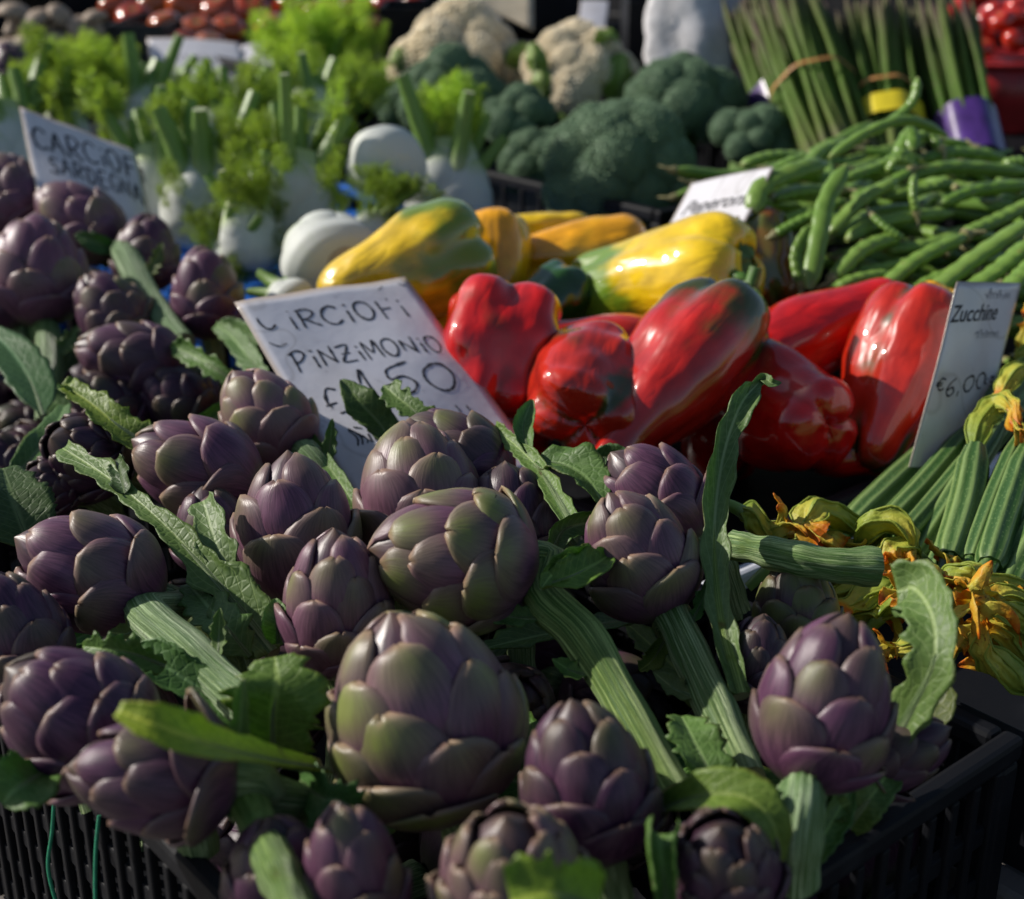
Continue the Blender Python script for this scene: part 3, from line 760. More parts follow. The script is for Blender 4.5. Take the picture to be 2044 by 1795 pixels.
# ------------------------------------------------------------------ broccoli and cauliflower heads
def floret_mesh(seed, nb, bead, jitter, base_r=.94):
    rr = np.random.default_rng(seed); parts = []
    n, seg = 10, 18; t = np.linspace(0, 1, n); ph = np.pi*(.02+.68*t)
    V = np.array([[base_r*math.sin(p)*math.cos(a), base_r*math.sin(p)*math.sin(a), base_r*math.cos(p)] for p in ph for a in np.linspace(0, 2*np.pi, seg, endpoint=False)])
    V *= (1+.07*np.array([nz(q, 2.2, seed) for q in V]))[:, None]
    parts.append((V, gridf(n, seg, 0, True, True), np.zeros((len(V), 3))))
    O = np.array([(1, 0, 0), (-1, 0, 0), (0, 1, 0), (0, -1, 0), (0, 0, 1), (0, 0, -1)], float)
    OF = [(0, 2, 4), (2, 1, 4), (1, 3, 4), (3, 0, 4), (2, 0, 5), (1, 2, 5), (3, 1, 5), (0, 3, 5)]
    VV, FF = [], []
    for i in range(nb):
        z = 1-1.45*(i+.5)/nb; a = i*2.39996; r = math.sqrt(max(0, 1-z*z))
        d = np.array([r*math.cos(a), r*math.sin(a), z]); rad = 1+.09*nz(d, 2.2, seed)+rr.uniform(-jitter, jitter)
        q = rr.normal(size=(3, 3)); q, _ = np.linalg.qr(q)
        o = len(VV)*6; VV.append(d*rad+(O*bead*rr.uniform(.75, 1.25)) @ q); FF += [tuple(k+o for k in f) for f in OF]
    VV = np.concatenate(VV); parts.append((VV, FF, np.ones((len(VV), 3))))
    V, F, A = join(parts); return mesh("floret", V, F, A)
BFL = [floret_mesh(s, 520, .060, .03) for s in (1, 2, 3)]; CFL = [floret_mesh(s, 240, .11, .03) for s in (4, 5)]
for q in BFL: q.materials.append(M["brocc"])
for q in CFL: q.materials.append(M["cauli"])
def head(name, meshes, x, y, Z, Wpx, ax, label, cat, nf=11, flat=.62, seed=0, stalkmat="broccstalk"):
    rr = random.Random(seed); c = W(x, y, Z); R = Wpx*Z/FPX/2; A = axis(*ax)
    Mx = frame(c-A*R*.45, A, rr.uniform(0, 6)); root = empty(name, Mx, label, cat)
    for i in range(nf):
        z = 1-.95*(i+.2)/nf; a = i*2.39996+rr.uniform(-.2, .2); r = math.sqrt(1-z*z)
        d = Vector((r*math.cos(a), r*math.sin(a), z)); fs = R*rr.uniform(.30, .48)
        p = Vector((d.x*R*.74, d.y*R*.74, d.z*R*.75*flat/.62))
        link("floret", rr.choice(meshes), None, root, frame(p, (d+Vector((0, 0, .25))).normalized(), rr.uniform(0, 6), (fs, fs, fs*.9)))
    P = catmull([(0, 0, R*.4), (0, 0, -R*.3), (R*.05, 0, -R*1.0)], 8); V, F, A_ = tube(P, np.linspace(R*.5, R*.26, 8), 16, stem_profile(5, seed, .15))
    link("stalk", mesh("stalk", V, F, A_), M[stalkmat], root)
    return root, Mx, R

# ------------------------------------------------------------------ beans
def bean_mesh(pts, r=.0052, n=26, seg=14, flat=.72, seed=0):
    C = catmull(pts, n); t = np.linspace(0, 1, n)
    rad = r*np.clip(np.minimum((t+.012)/.10, (1.012-t)/.14), .16, 1)**.62*(1+.07*np.sin(t*42+seed)*np.sin(t*3.14))
    return tube(C, rad, seg, lambda th, v: 1+.05*np.cos(2*th+seed), True, flat)
def bean_obj(V, F, A, C, label, group, name="green_bean", Mx=None, cap=True):
    Mx = Mx or Matrix.Translation(Vector(C[0]))
    root = empty(name, Mx, label, "bean", group)
    link("pod", mesh("pod", localize(V, Mx), F, A), M["bean"], root)
    return root
def bean_px(pts, rpx, label, group=None, cap=0, seed=0):
    P = [W(x, y, z) for x, y, z in pts]; r = rpx*pts[0][2]/FPX
    V, F, A = bean_mesh(P, r, 40, 16, .66, seed); C = catmull(P, 30)
    root = bean_obj(V, F, A, C, label, group)
    if cap is not None:
        e, d = (C[0], C[0]-C[2]) if cap == 0 else (C[-1], C[-1]-C[-3]); d = d/np.linalg.norm(d)
        sd = np.cross(d, [0, 0, 1.0])*.004
        K = catmull([e-d*.004, e+d*.003, e+d*.009+sd, e+d*.013+sd*2.2], 9)
        V, F, A = tube(K, [r*.62, r*.72, r*.62, r*.4, r*.3, r*.26, r*.22, r*.2, r*.1], 10, stem_profile(4, 1, .2))
        link("cap", mesh("cap", localize(V, root.matrix_basis), F, A), M["beancap"], root)
    return root

# ------------------------------------------------------------------ zucchini and blossoms
def blossom_parts(root, Mx, pts, r, seed, tips=3, name="blossom", open_=.55, tipcol=.9):
    rr = np.random.default_rng(seed); n, seg = 34, 60; C = catmull(pts, n); t = np.linspace(0, 1, n)
    rad = r*(np.interp(t, [0, .06, .22, .45, .7, .88, 1], [.28, .44, .78, .74, .56, .50, open_*.9]))
    ph = rr.uniform(0, 6)
    def prof(th, v):
        tw = th+v*1.6+ph
        return 1+.15*np.maximum(0, np.cos(5*tw))**6-.20*(np.cos(5*tw+np.pi)*.5+.5)**2*v+.12*np.sin(9*th+v*7+ph)*v
    V, F, A = tube(C, rad, seg, prof, False, .6)
    T, S, N = frames(C)
    for k in range(len(V)):
        i = k//seg
        V[k] += (V[k]-C[i])*nz(V[k], 130, seed)*.9*t[i]+np.array([nz(V[k], 90, seed+3), nz(V[k], 90, seed+5), nz(V[k], 90, seed+7)])*r*.34*t[i]
    b = link("petals", mesh("petals", localize(V, Mx), F, A), M["flower"], root)
    for k in range(5):
        Q = []
        for i in range(0, int(n*.86)):
            a_ = 2*np.pi*k/5-ph-t[i]*1.6; j = int(round(a_/(2*np.pi)*seg)) % seg; q = V[i*seg+j]
            Q.append(q+(q-C[i])*.05)
        Q = catmull(Q[::3], 20); V3, F3, A3 = tube(Q, r*np.linspace(.085, .035, 20), 8); A3[:, 1] = .12+.25*np.clip(A3[:, 1], 0, 1); A3[:, 2] = 1.0
        link("rib", mesh("rib", localize(V3, Mx), F3, A3), M["flower"], b)
    e = C[-1]; d = C[-1]-C[-4]; d /= np.linalg.norm(d)
    for k in range(tips):
        dd = d*rr.uniform(.3, 1.0)+rr.normal(size=3)*.75; dd /= np.linalg.norm(dd)
        s2 = rr.normal(size=3)
        P = catmull([e-d*r*.7, e+dd*r*.6, e+dd*r*1.0+s2*r*.30, e+dd*r*1.15+s2*r*.6-np.array([0, 0, r*.3])], 12)
        T2, S2, N2 = frames(P); m = 7; u = np.linspace(-1, 1, m); fr = np.zeros((12, m, 3)); Aa = fr.copy()
        for i in range(12):
            w = r*.36*math.sin(math.pi*(.25+.72*i/11))**.8
            for j in range(m):
                fr[i, j] = P[i]+S2[i]*u[j]*w+N2[i]*(abs(u[j])*w*.7+w*.5*mnoise.noise(Vector((i*.6, u[j]*2.5, seed+k)))); Aa[i, j] = (u[j]*.5+.5, .62+.4*i/11, 1)
        V, F, A = solid_sheet(fr, fr-N2[:, None, :]*.0005, Aa); link("petal_tip", mesh("petal_tip", localize(V, Mx), F, A), M["flower"], b)
    return b
def blossom(pts, rpx, label, seed, tips=3, open_=.55, group=None):
    P = [W(x, y, z) for x, y, z in pts]; r = 1.18*rpx*pts[0][2]/FPX; Mx = Matrix.Translation(P[0])
    root = empty("zucchini_blossom", Mx, label, "blossom", group)
    blossom_parts(root, Mx, P, r, seed, tips, "blossom", open_)
    d = (P[0]-P[1]).normalized(); K = catmull([P[0]+d*-.004, P[0]+d*.008, P[0]+d*.022+Vector((0, 0, -.004))], 8)
    V, F, A = tube(K, np.linspace(r*.34, r*.22, 8), 16, stem_profile(5, seed, .2)); link("stalk", mesh("stalk", localize(V, Mx), F, A), M["stalk"], root)
    return root
def zucchini(pts, rpx, label, seed, flower=None, frpx=40, cutend=True):
    P = [W(x, y, z) for x, y, z in pts]; Zm = pts[len(pts)//2][2]; r = rpx*Zm/FPX; Mx = Matrix.Translation(P[0])
    root = empty("zucchini", Mx, label, "zucchini")
    C = catmull(P, 30); t = np.linspace(0, 1, 30); rad = r*np.interp(t, [0, .04, .15, .5, .85, 1], [.70, .88, .96, 1.0, .93, .62])
    V, F, A = tube(C, rad, 64, lambda th, v: 1-.10*np.abs(np.sin(4*th+seed))**1.4+.02*np.sin(3*v+seed)+.03)
    link("fruit", mesh("fruit", localize(V, Mx), F, A), M["zuc"], root)
    if flower: blossom_parts(root, Mx, [Vector(C[-1])-(Vector(C[-1])-Vector(C[-3])).normalized()*.004]+[W(x, y, z) for x, y, z in flower], frpx*Zm/FPX, seed)
    d = Vector(C[0]-C[2]).normalized(); K = catmull([Vector(C[0])-d*.003, Vector(C[0])+d*.008, Vector(C[0])+d*.018], 6)
    V, F, A = tube(K, [r*.62, r*.55, r*.52, r*.5, r*.52, r*.55], 20, stem_profile(5, seed, .25)); link("stalk_stub", mesh("stalk_stub", localize(V, Mx), F, A), M["zuc"], root)
    return root

# ------------------------------------------------------------------ price cards
LET = {
 'C': [[(.9, .85), (.6, 1), (.25, .85), (.08, .5), (.25, .12), (.6, 0), (.92, .15)]],
 'A': [[(.05, 0), (.3, .55), (.5, 1), (.7, .5), (.95, 0)], [(.2, .38), (.85, .40)]],
 'R': [[(.15, 0), (.18, .5), (.2, 1)], [(.1, .95), (.6, 1), (.88, .78), (.62, .52), (.2, .45)], [(.35, .47), (.65, .22), (.95, 0)]],
 'I': [[(.5, 0), (.5, .75)]], 'i': [[(.5, 0), (.5, .6)], [(.48, .88), (.55, .93)]],
 'O': [[(.5, 1), (.18, .85), (.08, .45), (.3, .05), (.65, .02), (.92, .4), (.82, .85), (.5, 1)]],
 'F': [[(.2, 0), (.22, .5), (.25, 1)], [(.2, .97), (.9, 1.05)], [(.22, .52), (.75, .56)]],
 'P': [[(.2, -.05), (.24, .5), (.22, 1)], [(.05, .92), (.55, 1.05), (.9, .8), (.6, .5), (.25, .42)]],
 'N': [[(.12, 0), (.15, .9)], [(.15, .9), (.5, .45), (.82, .05)], [(.82, .05), (.9, 1)]],
 'Z': [[(.1, .95), (.85, 1), (.5, .5), (.1, .05), (.9, .0)], [(.25, .5), (.75, .5)]],
 'M': [[(.08, 0), (.15, 1), (.5, .35), (.85, 1), (.95, 0)]],
 'S': [[(.88, .88), (.55, 1), (.2, .8), (.45, .52), (.8, .28), (.55, .02), (.1, .1)]],
 'D': [[(.2, 0), (.22, 1)], [(.1, .98), (.6, .95), (.92, .5), (.6, .03), (.12, 0)]],
 'E': [[(.85, .98), (.25, .95), (.2, .5), (.22, .02), (.88, .04)], [(.2, .5), (.7, .52)]],
 'G': [[(.88, .85), (.5, 1), (.12, .6), (.25, .1), (.7, .02), (.9, .4), (.6, .42)]],
 '1': [[(.2, .62), (.55, 1), (.55, .5), (.5, 0)]], '5': [[(.95, 1.1), (.3, .95), (.22, .58), (.62, .62), (.85, .3), (.55, .0), (.15, .08)]],
 '0': [[(.5, 1), (.15, .8), (.08, .4), (.35, .03), (.7, .08), (.92, .5), (.78, .92), (.5, 1)]],
 '6': [[(.75, 1), (.3, .7), (.12, .3), (.4, 0), (.8, .2), (.6, .5), (.2, .35)]], ',': [[(.4, .1), (.3, -.2)]],
 '€': [[(.9, .9), (.5, 1), (.2, .5), (.5, 0), (.9, .12)], [(.05, .6), (.65, .62)], [(.05, .4), (.6, .42)]],
 'k': [[(.2, 0), (.2, 1)], [(.75, .6), (.2, .3), (.8, 0)]], 'g': [[(.7, .55), (.3, .55), (.25, .1), (.7, .1), (.72, .6), (.7, -.3), (.3, -.35)]], ' ': [],
}
class Card:
    def __init__(s, TL, TR, BL, bulge, label, name="price_card", thick=.0006, wave=0.0, seed=0, cut=None):
        s.TL, s.a, s.b = TL, TR-TL, BL-TL
        s.n = s.a.cross(-s.b).normalized()
        if s.n.dot(Vector((0, 0, CAM_Z))-TL) < 0: s.n = -s.n
        s.bulge, s.wave, s.seed = bulge, wave, seed
        n, m = 26, 20; fr = np.zeros((n, m, 3)); bk = fr.copy(); A = fr.copy()
        for i in range(n):
            for j in range(m):
                v, u = i/(n-1), j/(m-1); fr[i, j] = list(s.at(u, v)); bk[i, j] = list(s.at(u, v, -thick)); A[i, j] = (u, v, 0)
        V, F, AA = solid_sheet(fr, bk, A)
        s.M = Matrix.Translation(TL+s.b); s.root = empty(name, s.M, label, "price card")
        link("sheet", mesh("sheet", localize(V, s.M), F, AA), M["paper"], s.root)
    def at(s, u, v, h=0.0):
        k = s.bulge*math.sin(math.pi*u)*(.4+.6*v)+s.wave*math.sin(u*5+v*7+s.seed)+s.wave*.6*math.sin(u*13-v*9+s.seed)
        return s.TL+s.a*u+s.b*v+s.n*(k+h)
    def strokes(s, lines, w, worn=.25, mat="ink", name="handwriting"):
        V, F = [], []; W_, H_ = s.a.length, s.b.length
        for ln in lines:
            C = catmull([(x*W_, y*H_, 0) for x, y in ln], max(10, 7*len(ln)))
            sd = U(0, 99)
            for i in range(len(C)-1):
                if mnoise.noise(Vector((C[i][0]*90, C[i][1]*90, sd))) > .62-worn: continue
                d = C[i+1]-C[i]; L = np.linalg.norm(d)
                if L < 1e-9: continue
                d /= L; q = np.array([-d[1], d[0], 0]); ww = w*(.55+1.0*abs(mnoise.noise(Vector((i*.35, sd, 0)))))
                o = len(V)
                for p in (C[i]-d*w*.3-q*ww, C[i]-d*w*.3+q*ww, C[i+1]+d*w*.3+q*ww, C[i+1]+d*w*.3-q*ww):
                    V.append(list(s.at(p[0]/W_, p[1]/H_, .00025+i*1e-7)))
                F.append((o, o+1, o+2, o+3))
        if V: link(name, mesh(name, localize(V, s.M), F, None, False), M[mat], s.root)
    def write(s, txt, u, v, cw, ch, w, slope=0.0, worn=.25, mat="ink", jit=.05, gap=1.12):
        L = []; x = u
        for c in txt:
            k = .45 if c in 'Ii1,' else 1
            dy = U(-jit, jit)*ch; sz = U(.92, 1.08)
            for st in LET[c]:
                L.append([(x+px*cw*k*(1 if c not in 'Ii' else 1), v-py*ch*sz+dy+slope*(x-u)) for px, py in st])
            x += cw*k*gap
        s.strokes(L, w, worn, mat)
    def printed(s, txt, u, v, size, sx, shear=.2, slope=0.0, mat="ink"):
        cu = bpy.data.curves.new("printed_word", 'FONT'); cu.body = txt; cu.size = 1; cu.shear = shear; cu.resolution_u = 3; cu.offset = .012
        o = bpy.data.objects.new("printed_word", cu); COL.objects.link(o)
        dg = bpy.context.evaluated_depsgraph_get(); me = o.evaluated_get(dg).to_mesh()
        V = [list(s.at(u+q.co.x*size*sx/s.a.length, v+slope*q.co.x*size*sx/s.a.length-q.co.y*size/s.b.length, .0003)) for q in me.vertices]; F = [tuple(p.vertices) for p in me.polygons]
        o.evaluated_get(dg).to_mesh_clear(); bpy.data.objects.remove(o)
        link("printed_word", mesh("printed_word", localize(V, s.M), F, None, False), M[mat], s.root)

# ================================================================== the produce, crate by crate
# ---- front crate of artichokes
A_ = artichoke
A_("round", 842, 1425, .318, 425, 1.06, (-.28, 1, .25), "largest artichoke, olive and purple, sitting lowest in the middle of the front heap", .62, .35, 1.05, roll=.6)
A_("round2", 905, 1112, .300, 330, .98, (-1, .12, .30), "greenish purple artichoke lying on its side with a long thick bare stem", .60, .42, 1.02, roll=2.0,
   stem=[(1085, 1195, -.668), (1165, 1275, -.655), (1250, 1415, -.628), (1345, 1590, -.595)], sr=(.0112, .0094), scol=(1.15, 1.25, .75))
A_("round", 835, 985, .322, 290, 1.0, (-.12, 1, -.1), "pinkish artichoke standing against the foot of the worn price card", .32, .55, 1.0, roll=3.4)
A_("long2", 905, 915, .318, 250, 1.0, (-.9, .55, -.2), "dark violet artichoke with one green-streaked bract leaning on the price card", .25, .1, .72, roll=.3)
A_("round2", 1020, 1040, .335, 230, 1.0, (-.1, 1, .1), "small dark violet artichoke tucked behind the one with the long bare stem", .05, .05, .62, roll=1.0)
A_("tulip", 588, 1055, .322, 300, 1.02, (-.08, 1, .05), "tulip-shaped artichoke with few broad upright mauve bracts", .22, .40, 1.0, roll=.95)
A_("long", 675, 1205, .318, 300, 1.0, (-.02, 1, .25), "slim rosy artichoke squeezed between the tulip-shaped one and the largest one", .12, .50, 1.0, roll=2.2)
A_("tulip2", 178, 1140, .318, 300, 1.0, (-.86, .45, .28), "broad mauve artichoke with a pale grooved stem lying near the empty crate rim", .08, .30, .95, roll=1.3,
   stem=[(290, 1225, -.680), (370, 1300, -.652), (470, 1390, -.622), (545, 1455, -.602)], sr=(.0104, .0098), scol=(1.3, 1.4, 1.4))
A_("tulip2", 392, 935, .322, 265, .95, (-.88, .40, .1), "mauve artichoke lying on its side with one green-tipped bract behind the bright leaf stalk", .25, .30, .95, roll=.2)
A_("rosette2", 172, 905, .325, 190, 1.0, (-.55, .35, .75), "brown-black artichoke showing its tight rosette under the bright leaf stalk", .0, .0, .45, roll=0)
A_("rosette", 105, 965, .340, 130, 1.0, (-.5, .3, .7), "small brown-black artichoke half buried below the dark rosette one", .0, .0, .45)
A_("round2", 528, 835, .318, 215, .98, (-.55, .85, .1), "artichoke with pink light put into its colour beside the left edge of the worn price card with a frayed stem", .40, .85, 1.05, roll=5.2,  # high warm value puts the pink light into its bract colour
   stem=[(610, 905, .330), (650, 950, .34), (700, 1010, .355)], sr=(.0095, .0085), scol=(1.0, 1.15, 1.1))
A_("round2", 150, 1430, .315, 320, 1.0, (-.72, .62, .30), "dark violet artichoke bulging over the crate's open side, second one at the green strings", .02, .05, .72, roll=2.9)
A_("loose", 312, 1545, .312, 330, .92, (-.97, .12, .20), "violet artichoke with spread lower bracts hanging over the crate wall above the green strings", .22, .12, .74, roll=4.0,
   stem=[(480, 1590, .325), (560, 1600, .335), (640, 1605, .345)], sr=(.010, .009))
A_("long", 25, 1265, .325, 270, 1.0, (-.35, .9, .2), "bluish violet artichoke cut off beside the broad mauve one", .12, .05, .70, roll=1.1)
A_("long", 1172, 1560, .318, 330, 1.06, (-.20, 1, .12), "smooth deep violet egg-shaped artichoke next to the largest one", .12, .02, .66, roll=2.6)
A_("rosette", 1025, 1760, .318, 345, .98, (-.12, .95, .45), "artichoke opening into a pink-brown rosette in front of the largest one", .42, .55, .88, roll=.5)
A_("long2", 705, 1750, .328, 310, .86, (-.15, 1, .2), "narrow grey-mauve artichoke with spiky bracts below the largest one", .22, .30, .80, roll=1.9)
A_("round", 555, 1745, .340, 250, 1.0, (-.1, 1, .3), "dark blue-violet artichoke behind the cut green stalk at the crate wall", .05, .0, .55, roll=2.0)
A_("rosette2", 1440, 1730, .330, 260, 1.0, (-.12, .85, .6), "dark red-brown artichoke with an open top by the long crate rim", .18, .15, .55, roll=1.2)
A_("long", 1650, 1402, .305, 355, .98, (.22, 1, .12), "glossy violet egg-shaped artichoke standing on its white stem by the crate rim", .16, .18, .85, roll=3.5,
   stem=[(1598, 1590, .325), (1590, 1660, .335), (1585, 1760, .36)], sr=(.0098, .0098), scol=(1.35, 1.45, 1.6))
A_("long2", 1275, 1108, .308, 270, 1.08, (-.45, .90, .15), "mauve artichoke with a green-striped bract and a long pale grooved stem", .26, .35, .95, roll=2.5,
   stem=[(1345, 1235, -.682), (1390, 1330, -.662), (1445, 1450, -.634), (1495, 1560, -.605)], sr=(.0100, .0088), scol=(1.3, 1.32, 1.25))
A_("tulip2", 1305, 990, .318, 235, 1.08, (-.72, .72, .05), "dusky mauve artichoke right in front of the long red pepper", .10, .28, .85, roll=1.7)
A_("long", 1510, 1325, .345, 200, 1.0, (.1, 1, .2), "dark violet artichoke deep behind the upright curled stalk", .02, .0, .52)
A_("round", 1590, 1215, .340, 200, 1.0, (-.1, 1, .2), "grey-green artichoke under the cut celery-like stalk", .95, .2, .55)
A_("round2", 425, 1060, .345, 180, 1.0, (-.2, 1, .1), "reddish violet artichoke hidden behind the crinkled leaf stalk", .02, .25, .65)
A_("loose", 1790, 1500, .345, 220, .9, (.75, .4, .2), "violet artichoke under the drooping leaf at the crate corner", .30, .05, .50)
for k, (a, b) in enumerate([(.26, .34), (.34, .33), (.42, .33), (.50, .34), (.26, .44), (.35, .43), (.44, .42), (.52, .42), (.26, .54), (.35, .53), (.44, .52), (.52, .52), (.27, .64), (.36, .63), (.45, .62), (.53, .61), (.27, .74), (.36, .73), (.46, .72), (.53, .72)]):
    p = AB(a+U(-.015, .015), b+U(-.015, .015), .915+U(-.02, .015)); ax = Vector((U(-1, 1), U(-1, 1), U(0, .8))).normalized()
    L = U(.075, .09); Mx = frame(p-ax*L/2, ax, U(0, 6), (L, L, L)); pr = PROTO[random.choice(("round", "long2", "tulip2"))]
    root = empty("artichoke", Mx, "violet artichoke, heap shade put into its colour, buried in the lower layer of the front heap", "artichoke", "artichokes in the lower layer of the front crate")
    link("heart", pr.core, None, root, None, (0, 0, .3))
    for b_ in pr.bracts: link("bract", b_, None, root, None, (U(0, .3), .1, U(.35, .6)))  # low values put the shade of the deep gaps into the colour
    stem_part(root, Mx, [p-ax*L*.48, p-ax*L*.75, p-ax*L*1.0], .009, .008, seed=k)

# ---- second crate of artichokes
def B_(pro, x, y, Z, L, ratio, ax, label, green=.1, warm=.3, val=.9, **k): return artichoke(pro, x, y, 0, L*1.02, ratio*1.0, ax, label, green, warm, min(1.1, val*1.15), Z=Z, **k)
B_("round2", 25, 390, 1.34, 170, 1.0, (-.4, .9, .1), "mauve artichoke at the left foot of the CARCIOFI SARDEGNA card", .05, .45, .8)
B_("long2", 158, 440, 1.30, 190, .95, (-.75, .55, .1), "mauve artichoke with a long bluish stem in front of the CARCIOFI SARDEGNA card", .10, .45, .85, roll=.4,
   stem=[(248, 505, -1.26), (295, 590, -1.20), (365, 690, -1.13)], sr=(.012, .011), scol=(.95, 1.1, 1.15))
B_("round2", 75, 540, 1.20, 215, .98, (-.05, 1, .05), "upright crown-shaped artichoke on a straight pale stem left of the long bluish stem", .10, .50, .88, roll=2.1,
   stem=[(96, 660, -1.18), (100, 740, -1.15), (98, 840, -1.12)], sr=(.0105, .0105), scol=(1.0, 1.15, 1.0))
B_("round", 292, 505, 1.28, 150, 1.0, (.1, 1, .1), "dark artichoke below the right corner of the CARCIOFI SARDEGNA card", .15, .2, .6)
B_("long2", 412, 585, 1.18, 180, 1.0, (-.1, 1, .1), "brownish artichoke nearest the white fennel bulb", .20, .35, .75, roll=1.0)
B_("round", 222, 625, 1.17, 170, 1.0, (-.5, .8, .2), "shaded artichoke behind the long bluish stem", .25, .2, .6)
B_("long2", 265, 720, 1.09, 215, .95, (-.9, .25, .25), "glossy dark magenta artichoke lying below the long bluish stem", .05, .30, .62, roll=2.8)
B_("round", 2, 590, 1.20, 150, 1.0, (-.4, .9, 0), "dark artichoke cut off beside the crown-shaped one", .0, .2, .5)
B_("long2", 215, 815, 1.07, 170, 1.0, (-.6, .6, .3), "very dark artichoke low between leaves in the second crate", .15, .1, .42)
B_("round", 10, 930, 1.0, 150, 1.0, (-.5, .7, .2), "near-black artichoke at the crate rim left of the dark rosette one", .05, .1, .35)
B_("round2", 355, 800, 1.08, 160, 1.0, (-.6, .5, .3), "very dark artichoke below the magenta one", .10, .1, .40)
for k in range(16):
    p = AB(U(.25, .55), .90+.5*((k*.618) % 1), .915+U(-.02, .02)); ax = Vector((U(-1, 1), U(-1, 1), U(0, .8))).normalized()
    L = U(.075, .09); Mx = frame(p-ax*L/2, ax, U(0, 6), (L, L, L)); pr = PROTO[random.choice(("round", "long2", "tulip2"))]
    root = empty("artichoke", Mx, "artichoke, gap shade put into its colour, buried in the lower layer of the second crate", "artichoke", "artichokes in the lower layer of the second crate")
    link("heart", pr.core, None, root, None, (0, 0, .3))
    for b_ in pr.bracts: link("bract", b_, None, root, None, (U(0, .3), .1, U(.3, .5)))  # darkened bracts: shade between the heads is put into their colour
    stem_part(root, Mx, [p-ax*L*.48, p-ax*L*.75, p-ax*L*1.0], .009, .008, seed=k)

# ---- leaves and stalks of the artichokes
LG = (1, 1, 1); LIME = (1.6, 1.45, .7); DK = (.55, .62, .6); PALE = (1.35, 1.3, 1.5)
TC = (0, -.9, .45)     # facing the camera and up
leaf(pp((1478, 1385, .345), (1440, 1240, .325), (1425, 1080, .300), (1440, 930, .272), (1475, 815, .250), (1518, 760, .243)), .0085,
     "tall upright leaf stalk with a curled tip rising in front of the red peppers", TC, curl=1.15, ripple=.5, color=PALE, rib=.0055, shape=strap, n=40, serr=.3, ribcol=(1.5, 1.5, .9))
leaf(pp((1495, 790, .247), (1520, 757, .243), (1540, 765, .243), (1560, 764, .243)), .0035, "withered curl at the tip of the tall upright leaf stalk", TC, fold=.6, color=PALE, rib=.001)
st = pp((1462, 1088, .315), (1540, 1103, .312), (1650, 1125, .312), (1752, 1132, .314))
r_ = empty("celery_stalk", Matrix.Translation(st[0]), "thick pale green grooved stalk cut off square beside the zucchini blossoms", "stalk")
stem_part(r_, Matrix.Translation(st[0]), st, .0075, .0095, "stalk", (1.35, 1.45, 1.2), 2.0, 60, "stem", 9, 24)
leaf(pp((310, 900, .318), (235, 850, .305), (180, 805, .297), (132, 772, .292)), .0150, "bright green trough-shaped leaf stalk above the dark rosette artichoke", (.3, -.5, .8), curl=.9, color=LIME, ripple=.25, rib=.004, shape=lambda v: 1-.55*v, serr=.35)
leaf(pp((165, 790, .296), (140, 770, .292), (122, 768, .292)), .006, "curled end of the bright green trough-shaped stalk", (.3, -.5, .8), fold=.5, color=LIME, ripple=.4, rib=.001)
leaf(pp((545, 1300, .345), (440, 1170, .325), (330, 1050, .308), (230, 965, .300), (125, 895, .298)), .0125, "long pale green leaf stalk running down between the mauve artichokes", (.2, -.6, .8), curl=.7, color=(1.25, 1.25, 1.1), ripple=.3, rib=.005, shape=lambda v: .95-.55*v+.2*math.sin(v*9), serr=.5, n=44)
leaf(pp((250, 985, .301), (240, 940, .296), (235, 915, .295)), .0075, "dark crumpled leaf end on the long pale leaf stalk", TC, curl=1.2, color=DK, ripple=.5, rib=.001)
leaf(pp((540, 1300, .350), (480, 1180, .330), (430, 1080, .312), (405, 1000, .302)), .0120, "crinkled pale leaf stalk leaning beside the tulip-shaped artichoke", TC, curl=.9, color=PALE, ripple=.3, rib=.005, shape=lambda v: .95-.25*v, serr=.4)
leaf(pp((545, 1500, .330), (545, 1430, .312), (552, 1370, .298), (548, 1312, .290)), .0175, "broad upright green leaf with a pale midrib glowing beside the largest artichoke", (0, -1, .25), fold=.12, color=(1.3, 1.35, .8), ripple=.18, rib=.0026, shape=lambda v: .75+.35*math.sin(v*3.1)-.35*v**5, serr=.3)
leaf(pp((650, 1535, .330), (540, 1515, .300), (420, 1485, .274), (320, 1450, .262), (235, 1418, .258)), .0078, "bright lime leaf stalk lying across the artichoke with spread bracts", (0, -.5, .85), curl=.75, color=(2.6, 2.1, .6), ripple=.05, rib=.002, shape=lambda v: .62+.5*math.sin(v*2.7)-.45*v**6, serr=.08, n=36)
leaf(pp((1140, 1045, .315), (1085, 950, .308), (1030, 890, .303), (985, 855, .300)), .0075, "green leaf stalk branching at the foot of the red peppers", TC, curl=.8, color=(1.3, 1.35, 1.0), rib=.0048, shape=lambda v: .8-.1*v, serr=.3)
leaf(pp((1055, 905, .304), (1045, 850, .296), (1062, 798, .288)), .0080, "small upright folded leaf on the branching green stalk", TC, curl=1.3, color=(1.1, 1.25, 1.1), rib=.0012, shape=blade)
leaf(pp((1075, 920, .306), (1130, 930, .305), (1175, 960, .308), (1205, 1010, .315)), .0160, "arched glossy green leaf below the curled red pepper", (.2, -.4, .9), fold=.45, color=(.95, 1.1, .9), rib=.002, shape=blade, ripple=.3)
leaf(pp((1185, 915, .312), (1230, 915, .310), (1270, 945, .315)), .0085, "narrow bluish leaf just under the long red pepper", TC, fold=.4, color=(.75, .95, 1.0), rib=.0015, shape=blade)
leaf(pp((1105, 1100, .318), (1125, 1060, .310), (1170, 1045, .308), (1205, 1050, .31)), .0085, "wrinkled grey-green curled leaf beside the mauve artichoke", TC, curl=1.4, color=(.8, .95, .8), rib=.002, shape=strap, ripple=.4)
